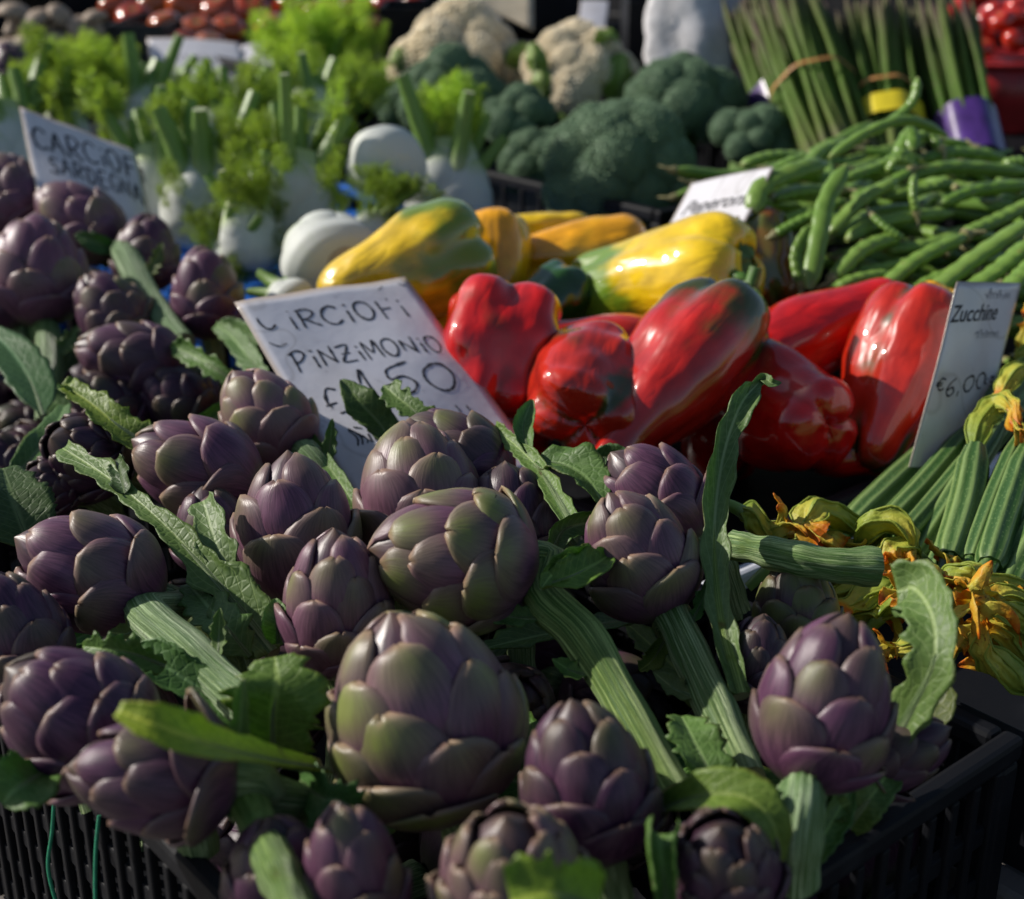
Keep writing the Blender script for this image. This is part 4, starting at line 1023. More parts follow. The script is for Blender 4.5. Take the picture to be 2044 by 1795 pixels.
leaf(pp((790, 905, .330), (760, 850, .318), (715, 800, .304), (682, 758, .296)), .0125, "dark green leaf pressed against the writing of the worn price card", (.5, -.8, .3), fold=.35, color=(.75, .8, .6), rib=.0016, shape=blade, ripple=.3)
leaf(pp((885, 862, .315), (840, 830, .305), (795, 795, .298), (765, 770, .294)), .0090, "pale leaf stalk crossing the lower right of the worn price card", (.3, -.8, .4), curl=.7, color=(1.15, 1.2, 1.0), rib=.003, shape=strap, serr=.5)
leaf(pp((600, 850, .325), (640, 910, .33), (690, 980, .335), (722, 1040, .345)), .0060, "thin leaf strip along the left edge of the worn price card", TC, fold=.4, color=(1.1, 1.2, 1.0), rib=.002, shape=strap)
leaf(pp((1745, 1540, .350), (1810, 1430, .325), (1862, 1320, .300), (1860, 1230, .288), (1825, 1175, .286), (1790, 1180, .290)), .0135, "long pale green leaf arching over beside the glossy violet artichoke", (-.5, -.6, .5), curl=.55, color=(1.3, 1.3, 1.2), rib=.0048, shape=lambda v: .55+.5*v-.7*max(0, v-.86)/.14*.6, serr=.35, n=44, ripple=.18)
leaf(pp((1790, 1560, .36), (1840, 1480, .345), (1868, 1400, .335), (1860, 1340, .33)), .009, "dull olive leaf behind the long arching leaf", (-.5, -.6, .5), curl=.7, color=(.9, .7, .6), rib=.002, shape=strap, serr=.5)
st = pp((500, 1610, .325), (535, 1690, .325), (570, 1770, .325), (600, 1850, .328))
r_ = empty("artichoke_stalk", Matrix.Translation(st[0]), "cut green stalk leaning down below the violet artichoke with spread bracts", "stalk")
stem_part(r_, Matrix.Translation(st[0]), st, .0072, .0078, "stalk", (.95, 1.1, .65), 1.0, 40)
leaf(pp((1200, 1815, .30), (1130, 1790, .290), (1080, 1785, .288), (1020, 1800, .29)), .0125, "bright lime green leaf lobe on the pink-brown rosette artichoke", (0, -.5, .85), curl=.8, color=(1.7, 1.6, .5), rib=.002, shape=lambda v: .9, serr=.3)
leaf(pp((1330, 1830, .335), (1325, 1760, .325), (1318, 1700, .318), (1318, 1665, .316)), .0135, "rolled green leaf funnel left of the dark red-brown artichoke", TC, curl=2.3, color=(.95, 1.15, .8), rib=.002, shape=lambda v: .6+.45*v, ripple=.1, serr=.1)
leaf(pp((1310, 1620, .335), (1390, 1590, .318), (1480, 1590, .312), (1540, 1640, .318), (1562, 1720, .335)), .0105, "yellow-green leaf arching over the dark red-brown artichoke", (0, -.5, .9), fold=.5, color=(1.4, 1.35, .7), rib=.0018, shape=blade, ripple=.25)
leaf(pp((1440, 1600, .350), (1410, 1530, .340), (1380, 1470, .335), (1360, 1430, .335)), .0120, "crinkled pale leaf between the two long stems", (.2, -.6, .8), fold=.3, color=(1.15, 1.3, 1.1), rib=.002, shape=wide, ripple=.3, serr=.35)
leaf(pp((60, 1100, .330), (40, 1040, .318), (20, 985, .308), (5, 935, .302)), .0210, "dark veined leaf standing at the crate rim next to the near-black artichoke", (.5, -.8, .4), fold=.3, color=(.55, .62, .55), rib=.0022, shape=wide, serr=.2)
leaf(pp((90, 1540, .325), (55, 1560, .318), (25, 1580, .318), (5, 1605, .322)), .0135, "small curled leaf sticking out below the dark violet artichoke", (.2, -.6, .7), curl=.8, color=(.9, 1.1, .9), rib=.0015, shape=blade)
leaf(pp((500, 1310, .345), (450, 1250, .332), (410, 1205, .330), (375, 1165, .328)), .0125, "flat veined leaf beneath the long pale leaf stalk", (.2, -.6, .8), fold=.15, color=(1.0, 1.15, 1.0), rib=.002, shape=wide, serr=.4)
leaf(pp((520, 1470, .345), (420, 1390, .335), (330, 1330, .325), (270, 1290, .320)), .0110, "smooth pale petiole under the grooved stem of the broad mauve artichoke", (.2, -.6, .8), curl=.9, color=(1.0, 1.3, 1.2), rib=.005, shape=strap, serr=.15)
leaf(pp((330, 1330, .318), (265, 1305, .312), (210, 1295, .310), (165, 1290, .312)), .0085, "torn leaf end below the broad mauve artichoke", TC, fold=.3, color=(1.0, 1.2, .8), rib=.002, shape=blade, serr=.6)
leaf(pp((1200, 1110, .300), (1150, 1120, .296), (1105, 1145, .298), (1080, 1175, .302)), .0085, "curled leaflet at the joint of the long thick bare stem", TC, curl=1.1, color=(1.3, 1.4, .9), rib=.0018, shape=blade, ripple=.3)
leaf(pp((1080, 1170, .303), (1140, 1150, .298), (1190, 1125, .298), (1220, 1105, .300)), .0100, "second curled leaflet lying over the long thick bare stem", (.2, -.4, .9), curl=1.0, color=(1.15, 1.3, .7), rib=.0018, shape=blade, ripple=.3)
leaf(pp((555, 1285, .335), (552, 1240, .322), (550, 1195, .314)), .0075, "pale upright bract-like leaf left of the slim rosy artichoke", TC, curl=.8, color=(1.4, 1.5, 1.5), rib=.0012, shape=blade)
leaf(pp((600, 1560, .335), (640, 1590, .33), (680, 1600, .33), (715, 1620, .335)), .0110, "small blue-green leaf under the largest artichoke", TC, fold=.4, color=(.8, 1.1, 1.0), rib=.002, shape=blade, serr=.5)
leaf(pp((1690, 1650, .365), (1740, 1590, .35), (1790, 1520, .345)), .008, "dull leaf stalk behind the white stem by the crate rim", TC, curl=.7, color=(.9, 1.0, .7), rib=.004, shape=strap)
leaf(pp((1600, 1730, .36), (1650, 1660, .35), (1700, 1570, .345)), .007, "green leaf stalk just right of the white stem", TC, curl=.9, color=(.9, 1.1, .7), rib=.004, shape=strap)
# second crate
leaf(pp((85, 830, .345), (60, 760, .335), (20, 700, .325), (-20, 660, .32)), .018, "large dark bluish leaf at the edge of the second crate", (.4, -.7, .5), fold=.25, color=(.55, .8, .85), rib=.003, shape=wide)
leaf(pp((20, 960, .345), (70, 905, .338), (110, 850, .332), (130, 810, .33)), .011, "grey-green leaf hanging below the crown-shaped artichoke's stem", TC, fold=.3, color=(.8, 1.0, .9), rib=.002, shape=wide)
leaf(pp((480, 770, .345), (430, 735, .335), (380, 705, .33), (340, 690, .328)), .008, "torn leaf stalk right of the magenta artichoke", TC, curl=.8, color=(1.0, 1.2, .8), rib=.004, shape=strap, serr=.6)
leaf(pp((540, 760, .34), (500, 720, .335), (460, 670, .33), (430, 650, .33)), .009, "green leaf between the brownish artichoke and the worn price card", TC, fold=.3, color=(.85, 1.05, .8), rib=.003, shape=wide, serr=.4)
leaf(pp((520, 690, .34), (480, 660, .335), (440, 640, .33)), .009, "small leaf under the brownish artichoke", TC, fold=.4, color=(.9, 1.1, .9), rib=.002, shape=blade)
leaf(pp((330, 880, .35), (400, 850, .345), (450, 820, .34), (480, 800, .34)), .008, "leaf stalk lying left of the artichoke coloured as pink-lit", TC, curl=.8, color=(.9, 1.1, .8), rib=.004, shape=strap)
leaf(pp((230, 500, -1.27), (190, 485, -1.26), (150, 468, -1.26)), .010, "bluish leaf stub at the top of the long bluish stem", TC, curl=.9, color=(.8, 1.0, 1.0), rib=.002, shape=blade)
for k in range(40):
    a, b = U(.24, .55), U(.32, .80); z = .955+U(-.02, .02)
    if k > 26: a, b = U(.24, .56), U(.90, 1.35)
    p = AB(a, b, z); d = Vector((U(-1, 1), U(-1, 1), U(-.1, .35))).normalized(); L = U(.06, .12)
    leaf([p, p+d*L*.5+Vector((0, 0, U(0, .015))), p+d*L], U(.008, .016), "loose green leaf lying deep among the " + ("front" if k <= 26 else "second crate's") + " artichokes", (U(-.4, .4), -.5, 1),
         fold=U(.1, .6), color=(U(.6, 1.1), U(.8, 1.15), U(.5, 1)), shape=random.choice((wide, blade, strap)), ripple=.3, n=18, m=7, group="loose leaves deep in the " + ("front" if k <= 26 else "second") + " crate", serr=.35)

# ---- peppers
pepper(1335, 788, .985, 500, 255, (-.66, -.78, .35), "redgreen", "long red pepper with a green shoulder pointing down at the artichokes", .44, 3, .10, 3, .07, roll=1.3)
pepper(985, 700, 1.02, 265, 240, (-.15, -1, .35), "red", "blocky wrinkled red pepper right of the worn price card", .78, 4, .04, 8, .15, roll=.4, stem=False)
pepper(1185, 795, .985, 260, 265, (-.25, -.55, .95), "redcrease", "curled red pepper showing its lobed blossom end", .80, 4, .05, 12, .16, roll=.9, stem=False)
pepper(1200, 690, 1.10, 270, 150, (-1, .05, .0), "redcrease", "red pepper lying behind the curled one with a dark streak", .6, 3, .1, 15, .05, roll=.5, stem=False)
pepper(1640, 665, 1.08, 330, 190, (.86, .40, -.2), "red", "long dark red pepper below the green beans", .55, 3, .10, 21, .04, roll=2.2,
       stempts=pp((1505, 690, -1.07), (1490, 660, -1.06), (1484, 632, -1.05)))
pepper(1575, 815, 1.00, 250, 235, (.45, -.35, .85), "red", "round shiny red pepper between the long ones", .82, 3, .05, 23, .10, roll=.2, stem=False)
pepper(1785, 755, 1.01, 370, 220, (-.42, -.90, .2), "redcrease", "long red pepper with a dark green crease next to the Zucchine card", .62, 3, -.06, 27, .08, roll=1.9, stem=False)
pepper(1835, 660, 1.08, 190, 150, (.3, .6, .2), "orange", "orange-red pepper end behind the creased red pepper", .6, 3, 0, 31, .05, stem=False)
pepper(1700, 905, 1.01, 150, 100, (1, -.1, .2), "red", "small red pepper in the tray shadow below the creased one", .6, 3, 0, 33, .05, stem=False)
pepper(808, 545, 1.13, 335, 250, (-.90, -.42, .15), "yellowgreen", "big yellow and green pepper above the worn price card", .66, 3, -.08, 41, .07, roll=.5, stem=False)
pepper(985, 530, 1.21, 205, 155, (.15, -1, .2), "orange", "upright amber pepper next to the big yellow and green one", .7, 3, 0, 43, .06, roll=1.0, stem=False)
pepper(1150, 510, 1.25, 270, 160, (-1, -.12, .1), "orange", "glossy orange-yellow pepper lying in the back of the tray", .6, 3, -.06, 45, .05, roll=.4, stem=False)
pepper(1312, 555, 1.16, 400, 225, (-.78, -.08, -.62), "yellowtip", "big yellow pepper with a green tip and a curved stalk", .78, 3, -.03, 47, .06, roll=2.6,
       stempts=pp((1455, 550, -1.12), (1466, 552, -1.088), (1498, 570, -1.08), (1512, 614, -1.075)))
pepper(1060, 455, 1.33, 230, 70, (-1, .0, 0), "yellowtip", "green and yellow pepper behind the orange-yellow one", .6, 3, 0, 49, .04, stem=False)
pepper(1100, 600, 1.16, 150, 135, (-.6, -.3, .5), "greenp", "dark green pepper between the amber pepper and the red ones", .7, 3, 0, 51, .09, stem=False)
pepper(1520, 525, 1.22, 190, 150, (.3, -1, .2), "brownp", "brown-green pepper under the Peperoni card", .7, 3, 0, 53, .06, stem=False)
for k, (x, y, z) in enumerate([(1000, 800, 1.03), (1290, 740, 1.06), (1450, 800, 1.07), (1690, 800, 1.07), (1250, 620, 1.20), (900, 640, 1.16), (1400, 640, 1.18)]):
    pepper(x, y+45, z, 210, 150, (U(-1, 1), U(-.3, .3), U(0, .5)), ("red", "red", "red", "red", "orange", "yellowgreen", "greenp")[k],
           ("red pepper under the blocky wrinkled one", "red pepper under the curled one", "red pepper under the long green-shouldered one", "red pepper under the creased one", "amber pepper buried below the yellow peppers", "yellow-green pepper buried at the card's back", "green pepper buried below the big yellow one")[k], .65, 3, 0, 60+k, .05, stem=False)

# ---- fennel
fennel(898, 375, 1.50, 170, (.02, 1, .05), "upright white fennel with a cut stalk leaning towards the broccoli", wide_=.86, kind=0, roll=.2,
       stalks=[([(870, 345), (858, 280), (850, 222)], 14), ([(925, 375), (962, 330), (1008, 275)], 17), ([(905, 320), (915, 285), (925, 255)], 12)],
       fronds=[(880, 250, 95, 0, 1, 1.2), (905, 240, 100, .1, 1, 1.3), (925, 290, 70, .3, 1, 1.0), (868, 245, 70, -.5, .8, 1.1), (895, 300, 80, 0, 1, .8), (945, 265, 55, .3, 1, 1.1), (920, 250, 90, .3, 1, 1.2)])
fennel(655, 505, 1.28, 170, (-.40, .50, -.77), "round white fennel bulb lying with its root end forward above the price card", wide_=.92, kind=1, roll=.3, root_end=True)
fennel(765, 330, 1.42, 165, (-.5, .1, -.8), "smooth pale fennel bulb lying behind the upright one", wide_=.80, kind=2, roll=1.2, root_end=None,
       stalks=[([(700, 370), (720, 330), (738, 305)], 16), ([(690, 420), (672, 390), (650, 350)], 9)], fronds=[(770, 400, 70, -.2, .7, .8, -.06), (800, 410, 60, .3, .7, .7, -.06), (735, 420, 60, 0, .8, .7, -.06)])
fennel(592, 410, 1.42, 190, (.12, 1, .0), "upright fennel bulb with one tall bare stalk in the middle of the crate", wide_=.78, kind=0, roll=1.0,
       stalks=[([(598, 335), (600, 280), (600, 215)], 15), ([(640, 370), (665, 330), (700, 300)], 12)],
       fronds=[(560, 330, 110, -.4, 1, .9), (640, 320, 110, .4, 1, .9), (590, 300, 120, 0, 1, .8), (680, 330, 90, .5, .8, .9), (660, 260, 100, .2, 1, 1.2), (545, 400, 90, -.4, .8, .8, -.09), (640, 400, 90, .4, .8, .8, -.09), (570, 370, 70, -.2, 1, .9, -.09), (520, 440, 90, -.3, .8, .7, -.1)])
fennel(415, 400, 1.44, 180, (-.05, 1, .05), "fennel bulb with two dark green stalks next to the CARCIOFI SARDEGNA card", wide_=.85, kind=1, roll=.6,
       stalks=[([(385, 350), (378, 280), (380, 200)], 19), ([(415, 355), (425, 320), (440, 275)], 15)],
       fronds=[(470, 350, 110, .3, 1, .9), (490, 400, 90, .4, .6, .7), (440, 300, 110, .2, 1, .9), (350, 290, 110, -.3, 1, .8), (530, 340, 90, 0, 1, .8), (480, 440, 90, .4, .8, .8, -.09), (360, 400, 70, -.4, .9, .8, -.08), (450, 360, 80, .3, 1, .9, -.09), (500, 330, 100, .2, 1, .9, -.05)])
fennel(318, 380, 1.50, 160, (-.15, 1, 0), "white fennel bulb half hidden by the CARCIOFI SARDEGNA card", wide_=.8, kind=2, roll=0,
       stalks=[([(290, 320), (270, 280), (262, 240)], 12)], fronds=[(300, 310, 120, .1, 1, .9), (240, 290, 110, -.3, 1, .9), (330, 260, 100, .2, 1, 1.0), (200, 250, 110, -.3, 1, 1.0)])
fennel(25, 300, 1.62, 170, (-.2, 1, 0), "leftmost fennel with a forked pale green stalk", wide_=.9, kind=0, roll=.4,
       stalks=[([(35, 245), (45, 210), (28, 140)], 20), ([(50, 225), (75, 205), (120, 175)], 12), ([(20, 260), (0, 240), (-30, 210)], 18)], fronds=[(90, 240, 110, .2, 1, 1.0), (120, 270, 110, .2, 1, .9), (60, 130, 70, .3, 1, .9)])
fennel(290, 235, 1.70, 130, (.2, 1, 0), "fennel with two thick cut stalks standing before the blurred white card", wide_=.85, kind=1, roll=.4,
       stalks=[([(285, 215), (300, 170), (318, 122)], 24), ([(335, 215), (352, 180), (375, 142)], 16), ([(250, 200), (220, 170), (218, 140)], 11)],
       fronds=[(250, 200, 110, -.2, 1, 1.1), (200, 190, 120, -.3, 1, 1.1), (330, 240, 100, .2, 1, 1.0), (150, 180, 110, -.3, 1, 1.1), (255, 160, 80, 0, 1, .9)])
fennel(630, 230, 1.68, 120, (-.15, 1, 0), "fennel with a short thick pale stalk in the tall fronds", wide_=.85, kind=2, roll=.4,
       stalks=[([(645, 220), (638, 190), (625, 155)], 22), ([(560, 200), (530, 175), (500, 150)], 14)],
       fronds=[(560, 210, 120, -.3, 1, 1.0), (610, 200, 120, 0, 1, 1.1), (680, 210, 120, .3, 1, 1.1), (530, 230, 110, -.4, .9, .9), (720, 220, 110, .4, 1, 1.0)])
fennel(640, 170, 1.85, 110, (0, 1, 0), "fennel crowned by the tallest bright lime fronds", wide_=.85, kind=1, roll=.4,
       stalks=[([(640, 150), (645, 110), (660, 70)], 12), ([(690, 140), (700, 90), (715, 50)], 9)],
       fronds=[(570, 150, 120, -.2, 1, 1.3), (600, 140, 130, -.1, 1, 1.4), (630, 140, 130, 0, 1, 1.4), (660, 140, 140, .1, 1, 1.4), (690, 120, 120, .2, 1, 1.3), (710, 95, 110, .2, 1, 1.2), (650, 120, 130, -.1, 1, 1.4), (620, 170, 130, 0, 1, 1.2), (690, 170, 120, .2, 1, 1.2), (720, 150, 90, .3, .9, 1.1)])
fennel(130, 270, 1.66, 120, (0, 1, 0), "fennel under feathery fronds behind the CARCIOFI SARDEGNA card", wide_=.8, kind=0, roll=.1,
       stalks=[([(130, 240), (125, 200), (120, 160)], 11)],
       fronds=[(100, 220, 120, -.2, 1, 1.1), (140, 220, 130, 0, 1, 1.1), (180, 230, 120, .3, 1, 1.0), (100, 180, 90, -.2, 1, 1.0), (170, 170, 100, .1, 1, 1.2), (70, 210, 90, -.4, 1, .9), (220, 250, 110, .1, 1, 1.0)])
fennel(455, 270, 1.62, 130, (.1, 1, 0), "fennel in the shade of fronds right of the dark green stalks", wide_=.85, kind=2, roll=.9,
       stalks=[([(470, 230), (475, 200), (480, 170)], 11)],
       fronds=[(430, 250, 120, -.2, 1, 1.0), (480, 260, 120, .2, 1, .9), (520, 270, 120, .2, 1, .9), (550, 290, 110, .3, 1, .8), (470, 300, 110, 0, 1, .8), (400, 240, 90, -.3, 1, .9)])
fennel(575, 590, 1.20, 80, (-.6, .2, -.6), "small white fennel bulb at the corner of the worn price card", wide_=1.0, kind=1)
fennel(455, 520, 1.36, 110, (.3, .6, .1), "fennel sunk among dark fronds near the brownish artichoke", wide_=.8, kind=2,
       fronds=[(430, 540, 110, -.2, 1, .75), (480, 560, 110, .2, 1, .7), (500, 520, 100, .3, 1, .75), (450, 500, 100, 0, 1, .8), (520, 560, 90, .4, .7, .6), (400, 490, 90, -.3, 1, .7), (540, 540, 80, .4, .8, .6), (470, 590, 80, 0, 1, .5)])

fennel(745, 455, 1.36, 70, (.5, .5, -.3), "fennel wedged between the round white one and the yellow pepper", wide_=.9, kind=0, roll=1.0,
       stalks=[([(760, 430), (800, 400), (840, 375)], 10)], fronds=[(770, 430, 90, .2, .8, .8), (810, 425, 80, .4, .8, .7), (740, 420, 90, -.2, 1, .8), (840, 420, 60, .5, .6, .7), (790, 440, 90, 0, 1, .7)])
fennel(505, 465, 1.36, 140, (-.2, .9, 0), "fennel bulb sunk behind the round white one under short fronds", wide_=.85, kind=2, roll=.3,
       stalks=[([(500, 410), (490, 380), (470, 345)], 13)], fronds=[(540, 470, 80, .3, .8, .7), (470, 450, 90, -.3, 1, .8), (520, 430, 90, .1, 1, .8)])
# ---- broccoli and cauliflower
head("broccoli", BFL, 895, 165, 1.78, 220, (-.15, .9, .3), "broccoli head with glinting drops next to the tall fennel fronds", "broccoli", 12, seed=1)
head("broccoli", BFL, 1025, 225, 1.66, 165, (-.2, .85, .45), "small broccoli head between the cauliflowers and the upright fennel", "broccoli", 10, seed=2)
head("broccoli", BFL, 1235, 300, 1.52, 305, (0, .75, .6), "largest broccoli head over the slatted crate wall", "broccoli", 15, seed=3)
head("broccoli", BFL, 1370, 185, 1.74, 240, (.15, .85, .4), "tall broccoli head in front of the pale sack", "broccoli", 12, seed=4)
head("broccoli", BFL, 1515, 265, 1.66, 170, (.3, .8, .4), "dark broccoli head beside the asparagus", "broccoli", 11, seed=5)
head("broccoli", BFL, 1350, 355, 1.50, 120, (.2, .6, .6), "shaded broccoli head low behind the Peperoni card", "broccoli", 10, seed=6)
head("broccoli", BFL, 1060, 310, 1.60, 150, (-.3, .6, .5), "shaded broccoli head low behind the upright fennel's cut stalk", "broccoli", 10, seed=7)
head("broccoli", BFL, 800, 200, 1.80, 130, (-.3, .8, .3), "small broccoli head half covered by fennel fronds", "broccoli", 9, seed=8)
for (x, y, Z, w, lab, sd, lv) in ((915, 95, 1.95, 275, "wide cream cauliflower behind the glinting broccoli", 11, [(800, 150, 790, 100, .030), (1035, 130, 1050, 90, .026)]),
                                  (1148, 122, 1.85, 230, "cream cauliflower wrapped in green leaves before the small white tag", 12, [(1150, 215, 1135, 150, .040), (1235, 190, 1245, 110, .034), (1070, 150, 1060, 90, .022), (1200, 80, 1225, 65, .02), (1085, 190, 1075, 140, .026)])):
    root, Mx, R = head("cauliflower", CFL, x, y, Z, w, (-.05, .9, .35), lab, "cauliflower", 13, seed=sd)
    for (x0, y0, x1, y1, wd) in lv:
        c = Vector(W(x, y, Z)); p0 = W(x0, y0+25, Z-.03); p1 = W(x1, y1, Z-.05)
        if abs(x0-x) > 60: p0 = W(x0, y0+20, Z-.03); p1 = W(x1, y1, Z-.04)
        leaf([p0, (p0+p1)/2+axis(0, 0, 1)*.02, p1+axis(0, 0, 1)*.01], wd*.85, "", up=axis((x0-x)/w*1.2, .1, 1), fold=-.5, color=(1.8, 1.7, 1.2), rib=.004, mat="cleaf", shape=wide, parent=root, Mroot=Mx, serr=.15, ribcol=(1.6, 1.6, 1.6), n=20)

# ---- green beans
GB = "green beans heaped in the black crate"
LB = "green bean lying in the heap behind the red peppers"
bean_px([(1615, 578, 1.13), (1635, 470, 1.15), (1650, 400, 1.17), (1690, 330, 1.19)], 19, "pale flat bean standing upright against the front of the bean heap", cap=None, seed=1)
bean_px([(1600, 570, 1.15), (1590, 510, 1.16), (1620, 450, 1.17)], 15, "bent pale bean left of the upright flat one", cap=0, seed=2)
bean_px([(1655, 315, 1.20), (1730, 265, 1.21), (1810, 240, 1.22), (1890, 270, 1.24)], 15, "arched bean bridging the top of the heap", cap=None, seed=3)
bean_px([(1740, 270, 1.23), (1800, 225, 1.24), (1825, 195, 1.24), (1832, 155, 1.24)], 13, "bean sticking up to a thin point at the top of the heap", cap=None, seed=4)
BL = [
 ([(1505, 425, 1.20), (1520, 375, 1.21), (1590, 340, 1.22), (1650, 325, 1.24)], 17), ([(1480, 330, 1.30), (1540, 312, 1.31), (1620, 312, 1.32)], 14),
 ([(1530, 350, 1.27), (1590, 320, 1.28), (1660, 312, 1.30)], 14), ([(1840, 320, 1.28), (1900, 305, 1.29), (2000, 312, 1.30)], 14), ([(1800, 355, 1.24), (1900, 335, 1.25), (2060, 345, 1.26)], 17),
 ([(1870, 410, 1.20), (1950, 380, 1.21), (2060, 370, 1.22)], 17), ([(1650, 470, 1.18), (1720, 400, 1.19), (1790, 360, 1.20)], 16), ([(1700, 395, 1.21), (1760, 372, 1.22), (1820, 340, 1.23)], 12),
 ([(1830, 425, 1.18), (1822, 390, 1.18), (1825, 350, 1.19)], 11), ([(1690, 480, 1.17), (1740, 450, 1.18), (1830, 430, 1.19), (1900, 425, 1.2)], 16), ([(1660, 560, 1.14), (1720, 500, 1.15), (1800, 470, 1.17)], 19),
 ([(1750, 585, 1.12), (1830, 520, 1.13), (1930, 470, 1.15)], 19), ([(1840, 600, 1.09), (1940, 520, 1.11), (2060, 440, 1.13)], 20), ([(1900, 600, 1.08), (1990, 540, 1.09), (2060, 480, 1.10)], 19),
 ([(1980, 610, 1.06), (2030, 560, 1.07), (2080, 510, 1.08)], 19), ([(1760, 500, 1.17), (1850, 490, 1.17), (1950, 455, 1.19)], 16), ([(1700, 545, 1.15), (1790, 530, 1.15), (1880, 500, 1.16)], 15),
 ([(1920, 470, 1.17), (1990, 440, 1.18), (2070, 400, 1.19)], 18), ([(1680, 360, 1.23), (1760, 330, 1.25), (1810, 300, 1.26)], 14), ([(1540, 400, 1.22), (1600, 385, 1.22), (1680, 380, 1.22)], 14),
 ([(1560, 440, 1.21), (1620, 420, 1.21), (1690, 400, 1.21)], 14), ([(1770, 345, 1.24), (1790, 320, 1.24), (1830, 330, 1.24)], 10), ([(1740, 430, 1.17), (1770, 455, 1.16), (1800, 475, 1.155)], 9),
 ([(1600, 345, 1.25), (1640, 300, 1.28), (1700, 285, 1.30)], 13), ([(1900, 365, 1.22), (1850, 375, 1.22), (1760, 395, 1.22)], 14), ([(1790, 595, 1.12), (1870, 555, 1.12), (1950, 540, 1.12)], 17),
 ([(1650, 590, 1.13), (1700, 560, 1.13), (1780, 545, 1.14)], 15), ([(2000, 330, 1.28), (2040, 325, 1.28), (2090, 345, 1.28)], 15), ([(1545, 470, 1.19), (1590, 445, 1.19), (1650, 420, 1.19)], 13), ([(1800, 290, 1.28), (1850, 270, 1.29), (1880, 300, 1.28)], 12),
 ([(1790, 310, 1.27), (1815, 265, 1.28), (1822, 300, 1.265)], 12),
]
for k, (P, r) in enumerate(BL): bean_px(P, r*1.22, LB, GB, k % 2 if k % 3 else None, k)
BM = []
for s in range(8):
    rr = random.Random(s); L = rr.uniform(.12, .17); c = rr.uniform(-.02, .02)
    P = [(0, 0, 0), (L*.33, c, rr.uniform(-.006, .006)), (L*.66, c*1.1, rr.uniform(-.006, .006)), (L, 0, 0)]
    BM.append(mesh("pod", *bean_mesh(P, rr.uniform(.0065, .0085), 18, 10, .72, s))); BM[-1].materials.append(M["bean"])
_c = tube(catmull([(.004, 0, 0), (-.003, 0, 0), (-.009, .002, .001), (-.014, .005, .002)], 9), [.0036, .0042, .0036, .0024, .0018, .0016, .0014, .0012, .0006], 10, stem_profile(4, 1, .2)); BCAP = mesh('cap', *_c); BCAP.materials.append(M['beancap'])
for k in range(140):
    a, b = U(1.02, 1.36), U(.50, .93); dd = (E1*a+E2*b).y
    top = 1.035+max(0, min(.075, (dd-1.05)*.28)); z = top-.012-abs(random.gauss(0, .025))
    Mx = Matrix.Translation(AB(a, b, max(.83, z))) @ Matrix.Rotation(STALL+random.gauss(0, .7), 4, 'Z') @ Matrix.Rotation(random.gauss(.05, .15), 4, 'Y') @ Matrix.Translation((-.06, 0, 0))
    root = empty("green_bean", Mx, LB, "bean", GB); link("pod", random.choice(BM), None, root); link("cap", BCAP, None, root)

# ---- zucchini with blossoms
zucchini([(1895, 1120, .79), (1928, 1010, .83), (1948, 895, .86)], 36, "pale ribbed zucchini lying in front with a drooping orange blossom", 1, [(1956, 850, .872), (1982, 808, .885), (2014, 806, .87), (2030, 858, .855)], 32)
zucchini([(1700, 1050, .88), (1790, 965, .92), (1890, 870, .97)], 34, "dark zucchini lying under the edge of the Zucchine card", 2)
zucchini([(1975, 1130, .77), (2010, 1020, .81), (2050, 900, .85)], 34, "zucchini right of the pale ribbed one", 3)
zucchini([(1800, 1080, .83), (1870, 1000, .87), (1950, 900, .92)], 26, "thin zucchini in the gap between the dark and the pale one", 4)
zucchini([(1950, 890, .93), (2000, 800, .96), (2050, 730, 1.0)], 34, "zucchini leaning against the back of the box", 5, [(2060, 690, 1.0), (2050, 640, 1.0)], 36)
zucchini([(2000, 1200, .76), (2040, 1120, .78), (2090, 1010, .81)], 34, "zucchini at the outer edge of the box", 6)
zucchini([(1750, 1130, .85), (1860, 1080, .87), (1990, 1010, .90)], 34, "zucchini buried below the pale ribbed one", 7)
zucchini([(1830, 1190, .82), (1950, 1130, .84), (2080, 1080, .86)], 34, "zucchini lying under the heap of blossoms", 8)
for k, (P, r, lab) in enumerate([
    ([(1830, 1110, .83), (1915, 975, .875), (1995, 850, .92)], 27, "slender zucchini wedged behind the pale ribbed one"),
    ([(1760, 1060, .86), (1850, 965, .90), (1935, 860, .95)], 28, "slender dark zucchini next to the one under the card"),
    ([(1940, 1120, .785), (1985, 1000, .825), (2035, 880, .865)], 27, "slender zucchini between the pale ribbed one and its neighbour"),
    ([(2010, 1110, .79), (2045, 1010, .82), (2085, 900, .86)], 30, "zucchini leaning outward over the far side of the box"),
    ([(1960, 900, .915), (2010, 830, .94), (2070, 760, .98)], 28, "zucchini at the top of the bundle by the card"),
    ([(1860, 1150, .80), (1890, 1090, .82), (1930, 1010, .85)], 24, "short zucchini below the pale ribbed one"),
    ([(1780, 1120, .84), (1840, 1050, .87), (1900, 960, .91)], 26, "zucchini stalk end poking out above the blossoms")]):
    zucchini(P, r, lab, 20+k)
blossom([(2060, 750, .93), (2035, 740, .92), (2010, 765, .91), (2000, 800, .905)], 28, "yellow-green blossom hanging beside the Zucchine card", 21, 3)
blossom([(1480, 1020, .80), (1500, 1030, .80), (1530, 1060, .80), (1560, 1075, .80)], 38, "yellow-green blossom right behind the tall upright leaf stalk", 31, 1, .4)
blossom([(1720, 1065, .82), (1680, 1035, .81), (1630, 1015, .80), (1610, 1050, .79), (1640, 1070, .785)], 38, "blossom curled into a loop with an orange centre", 32, 3, .7)
blossom([(1560, 1080, .80), (1545, 1065, .795), (1570, 1040, .79)], 24, "shrivelled brown-orange blossom left of the curled loop", 33, 4, .9)
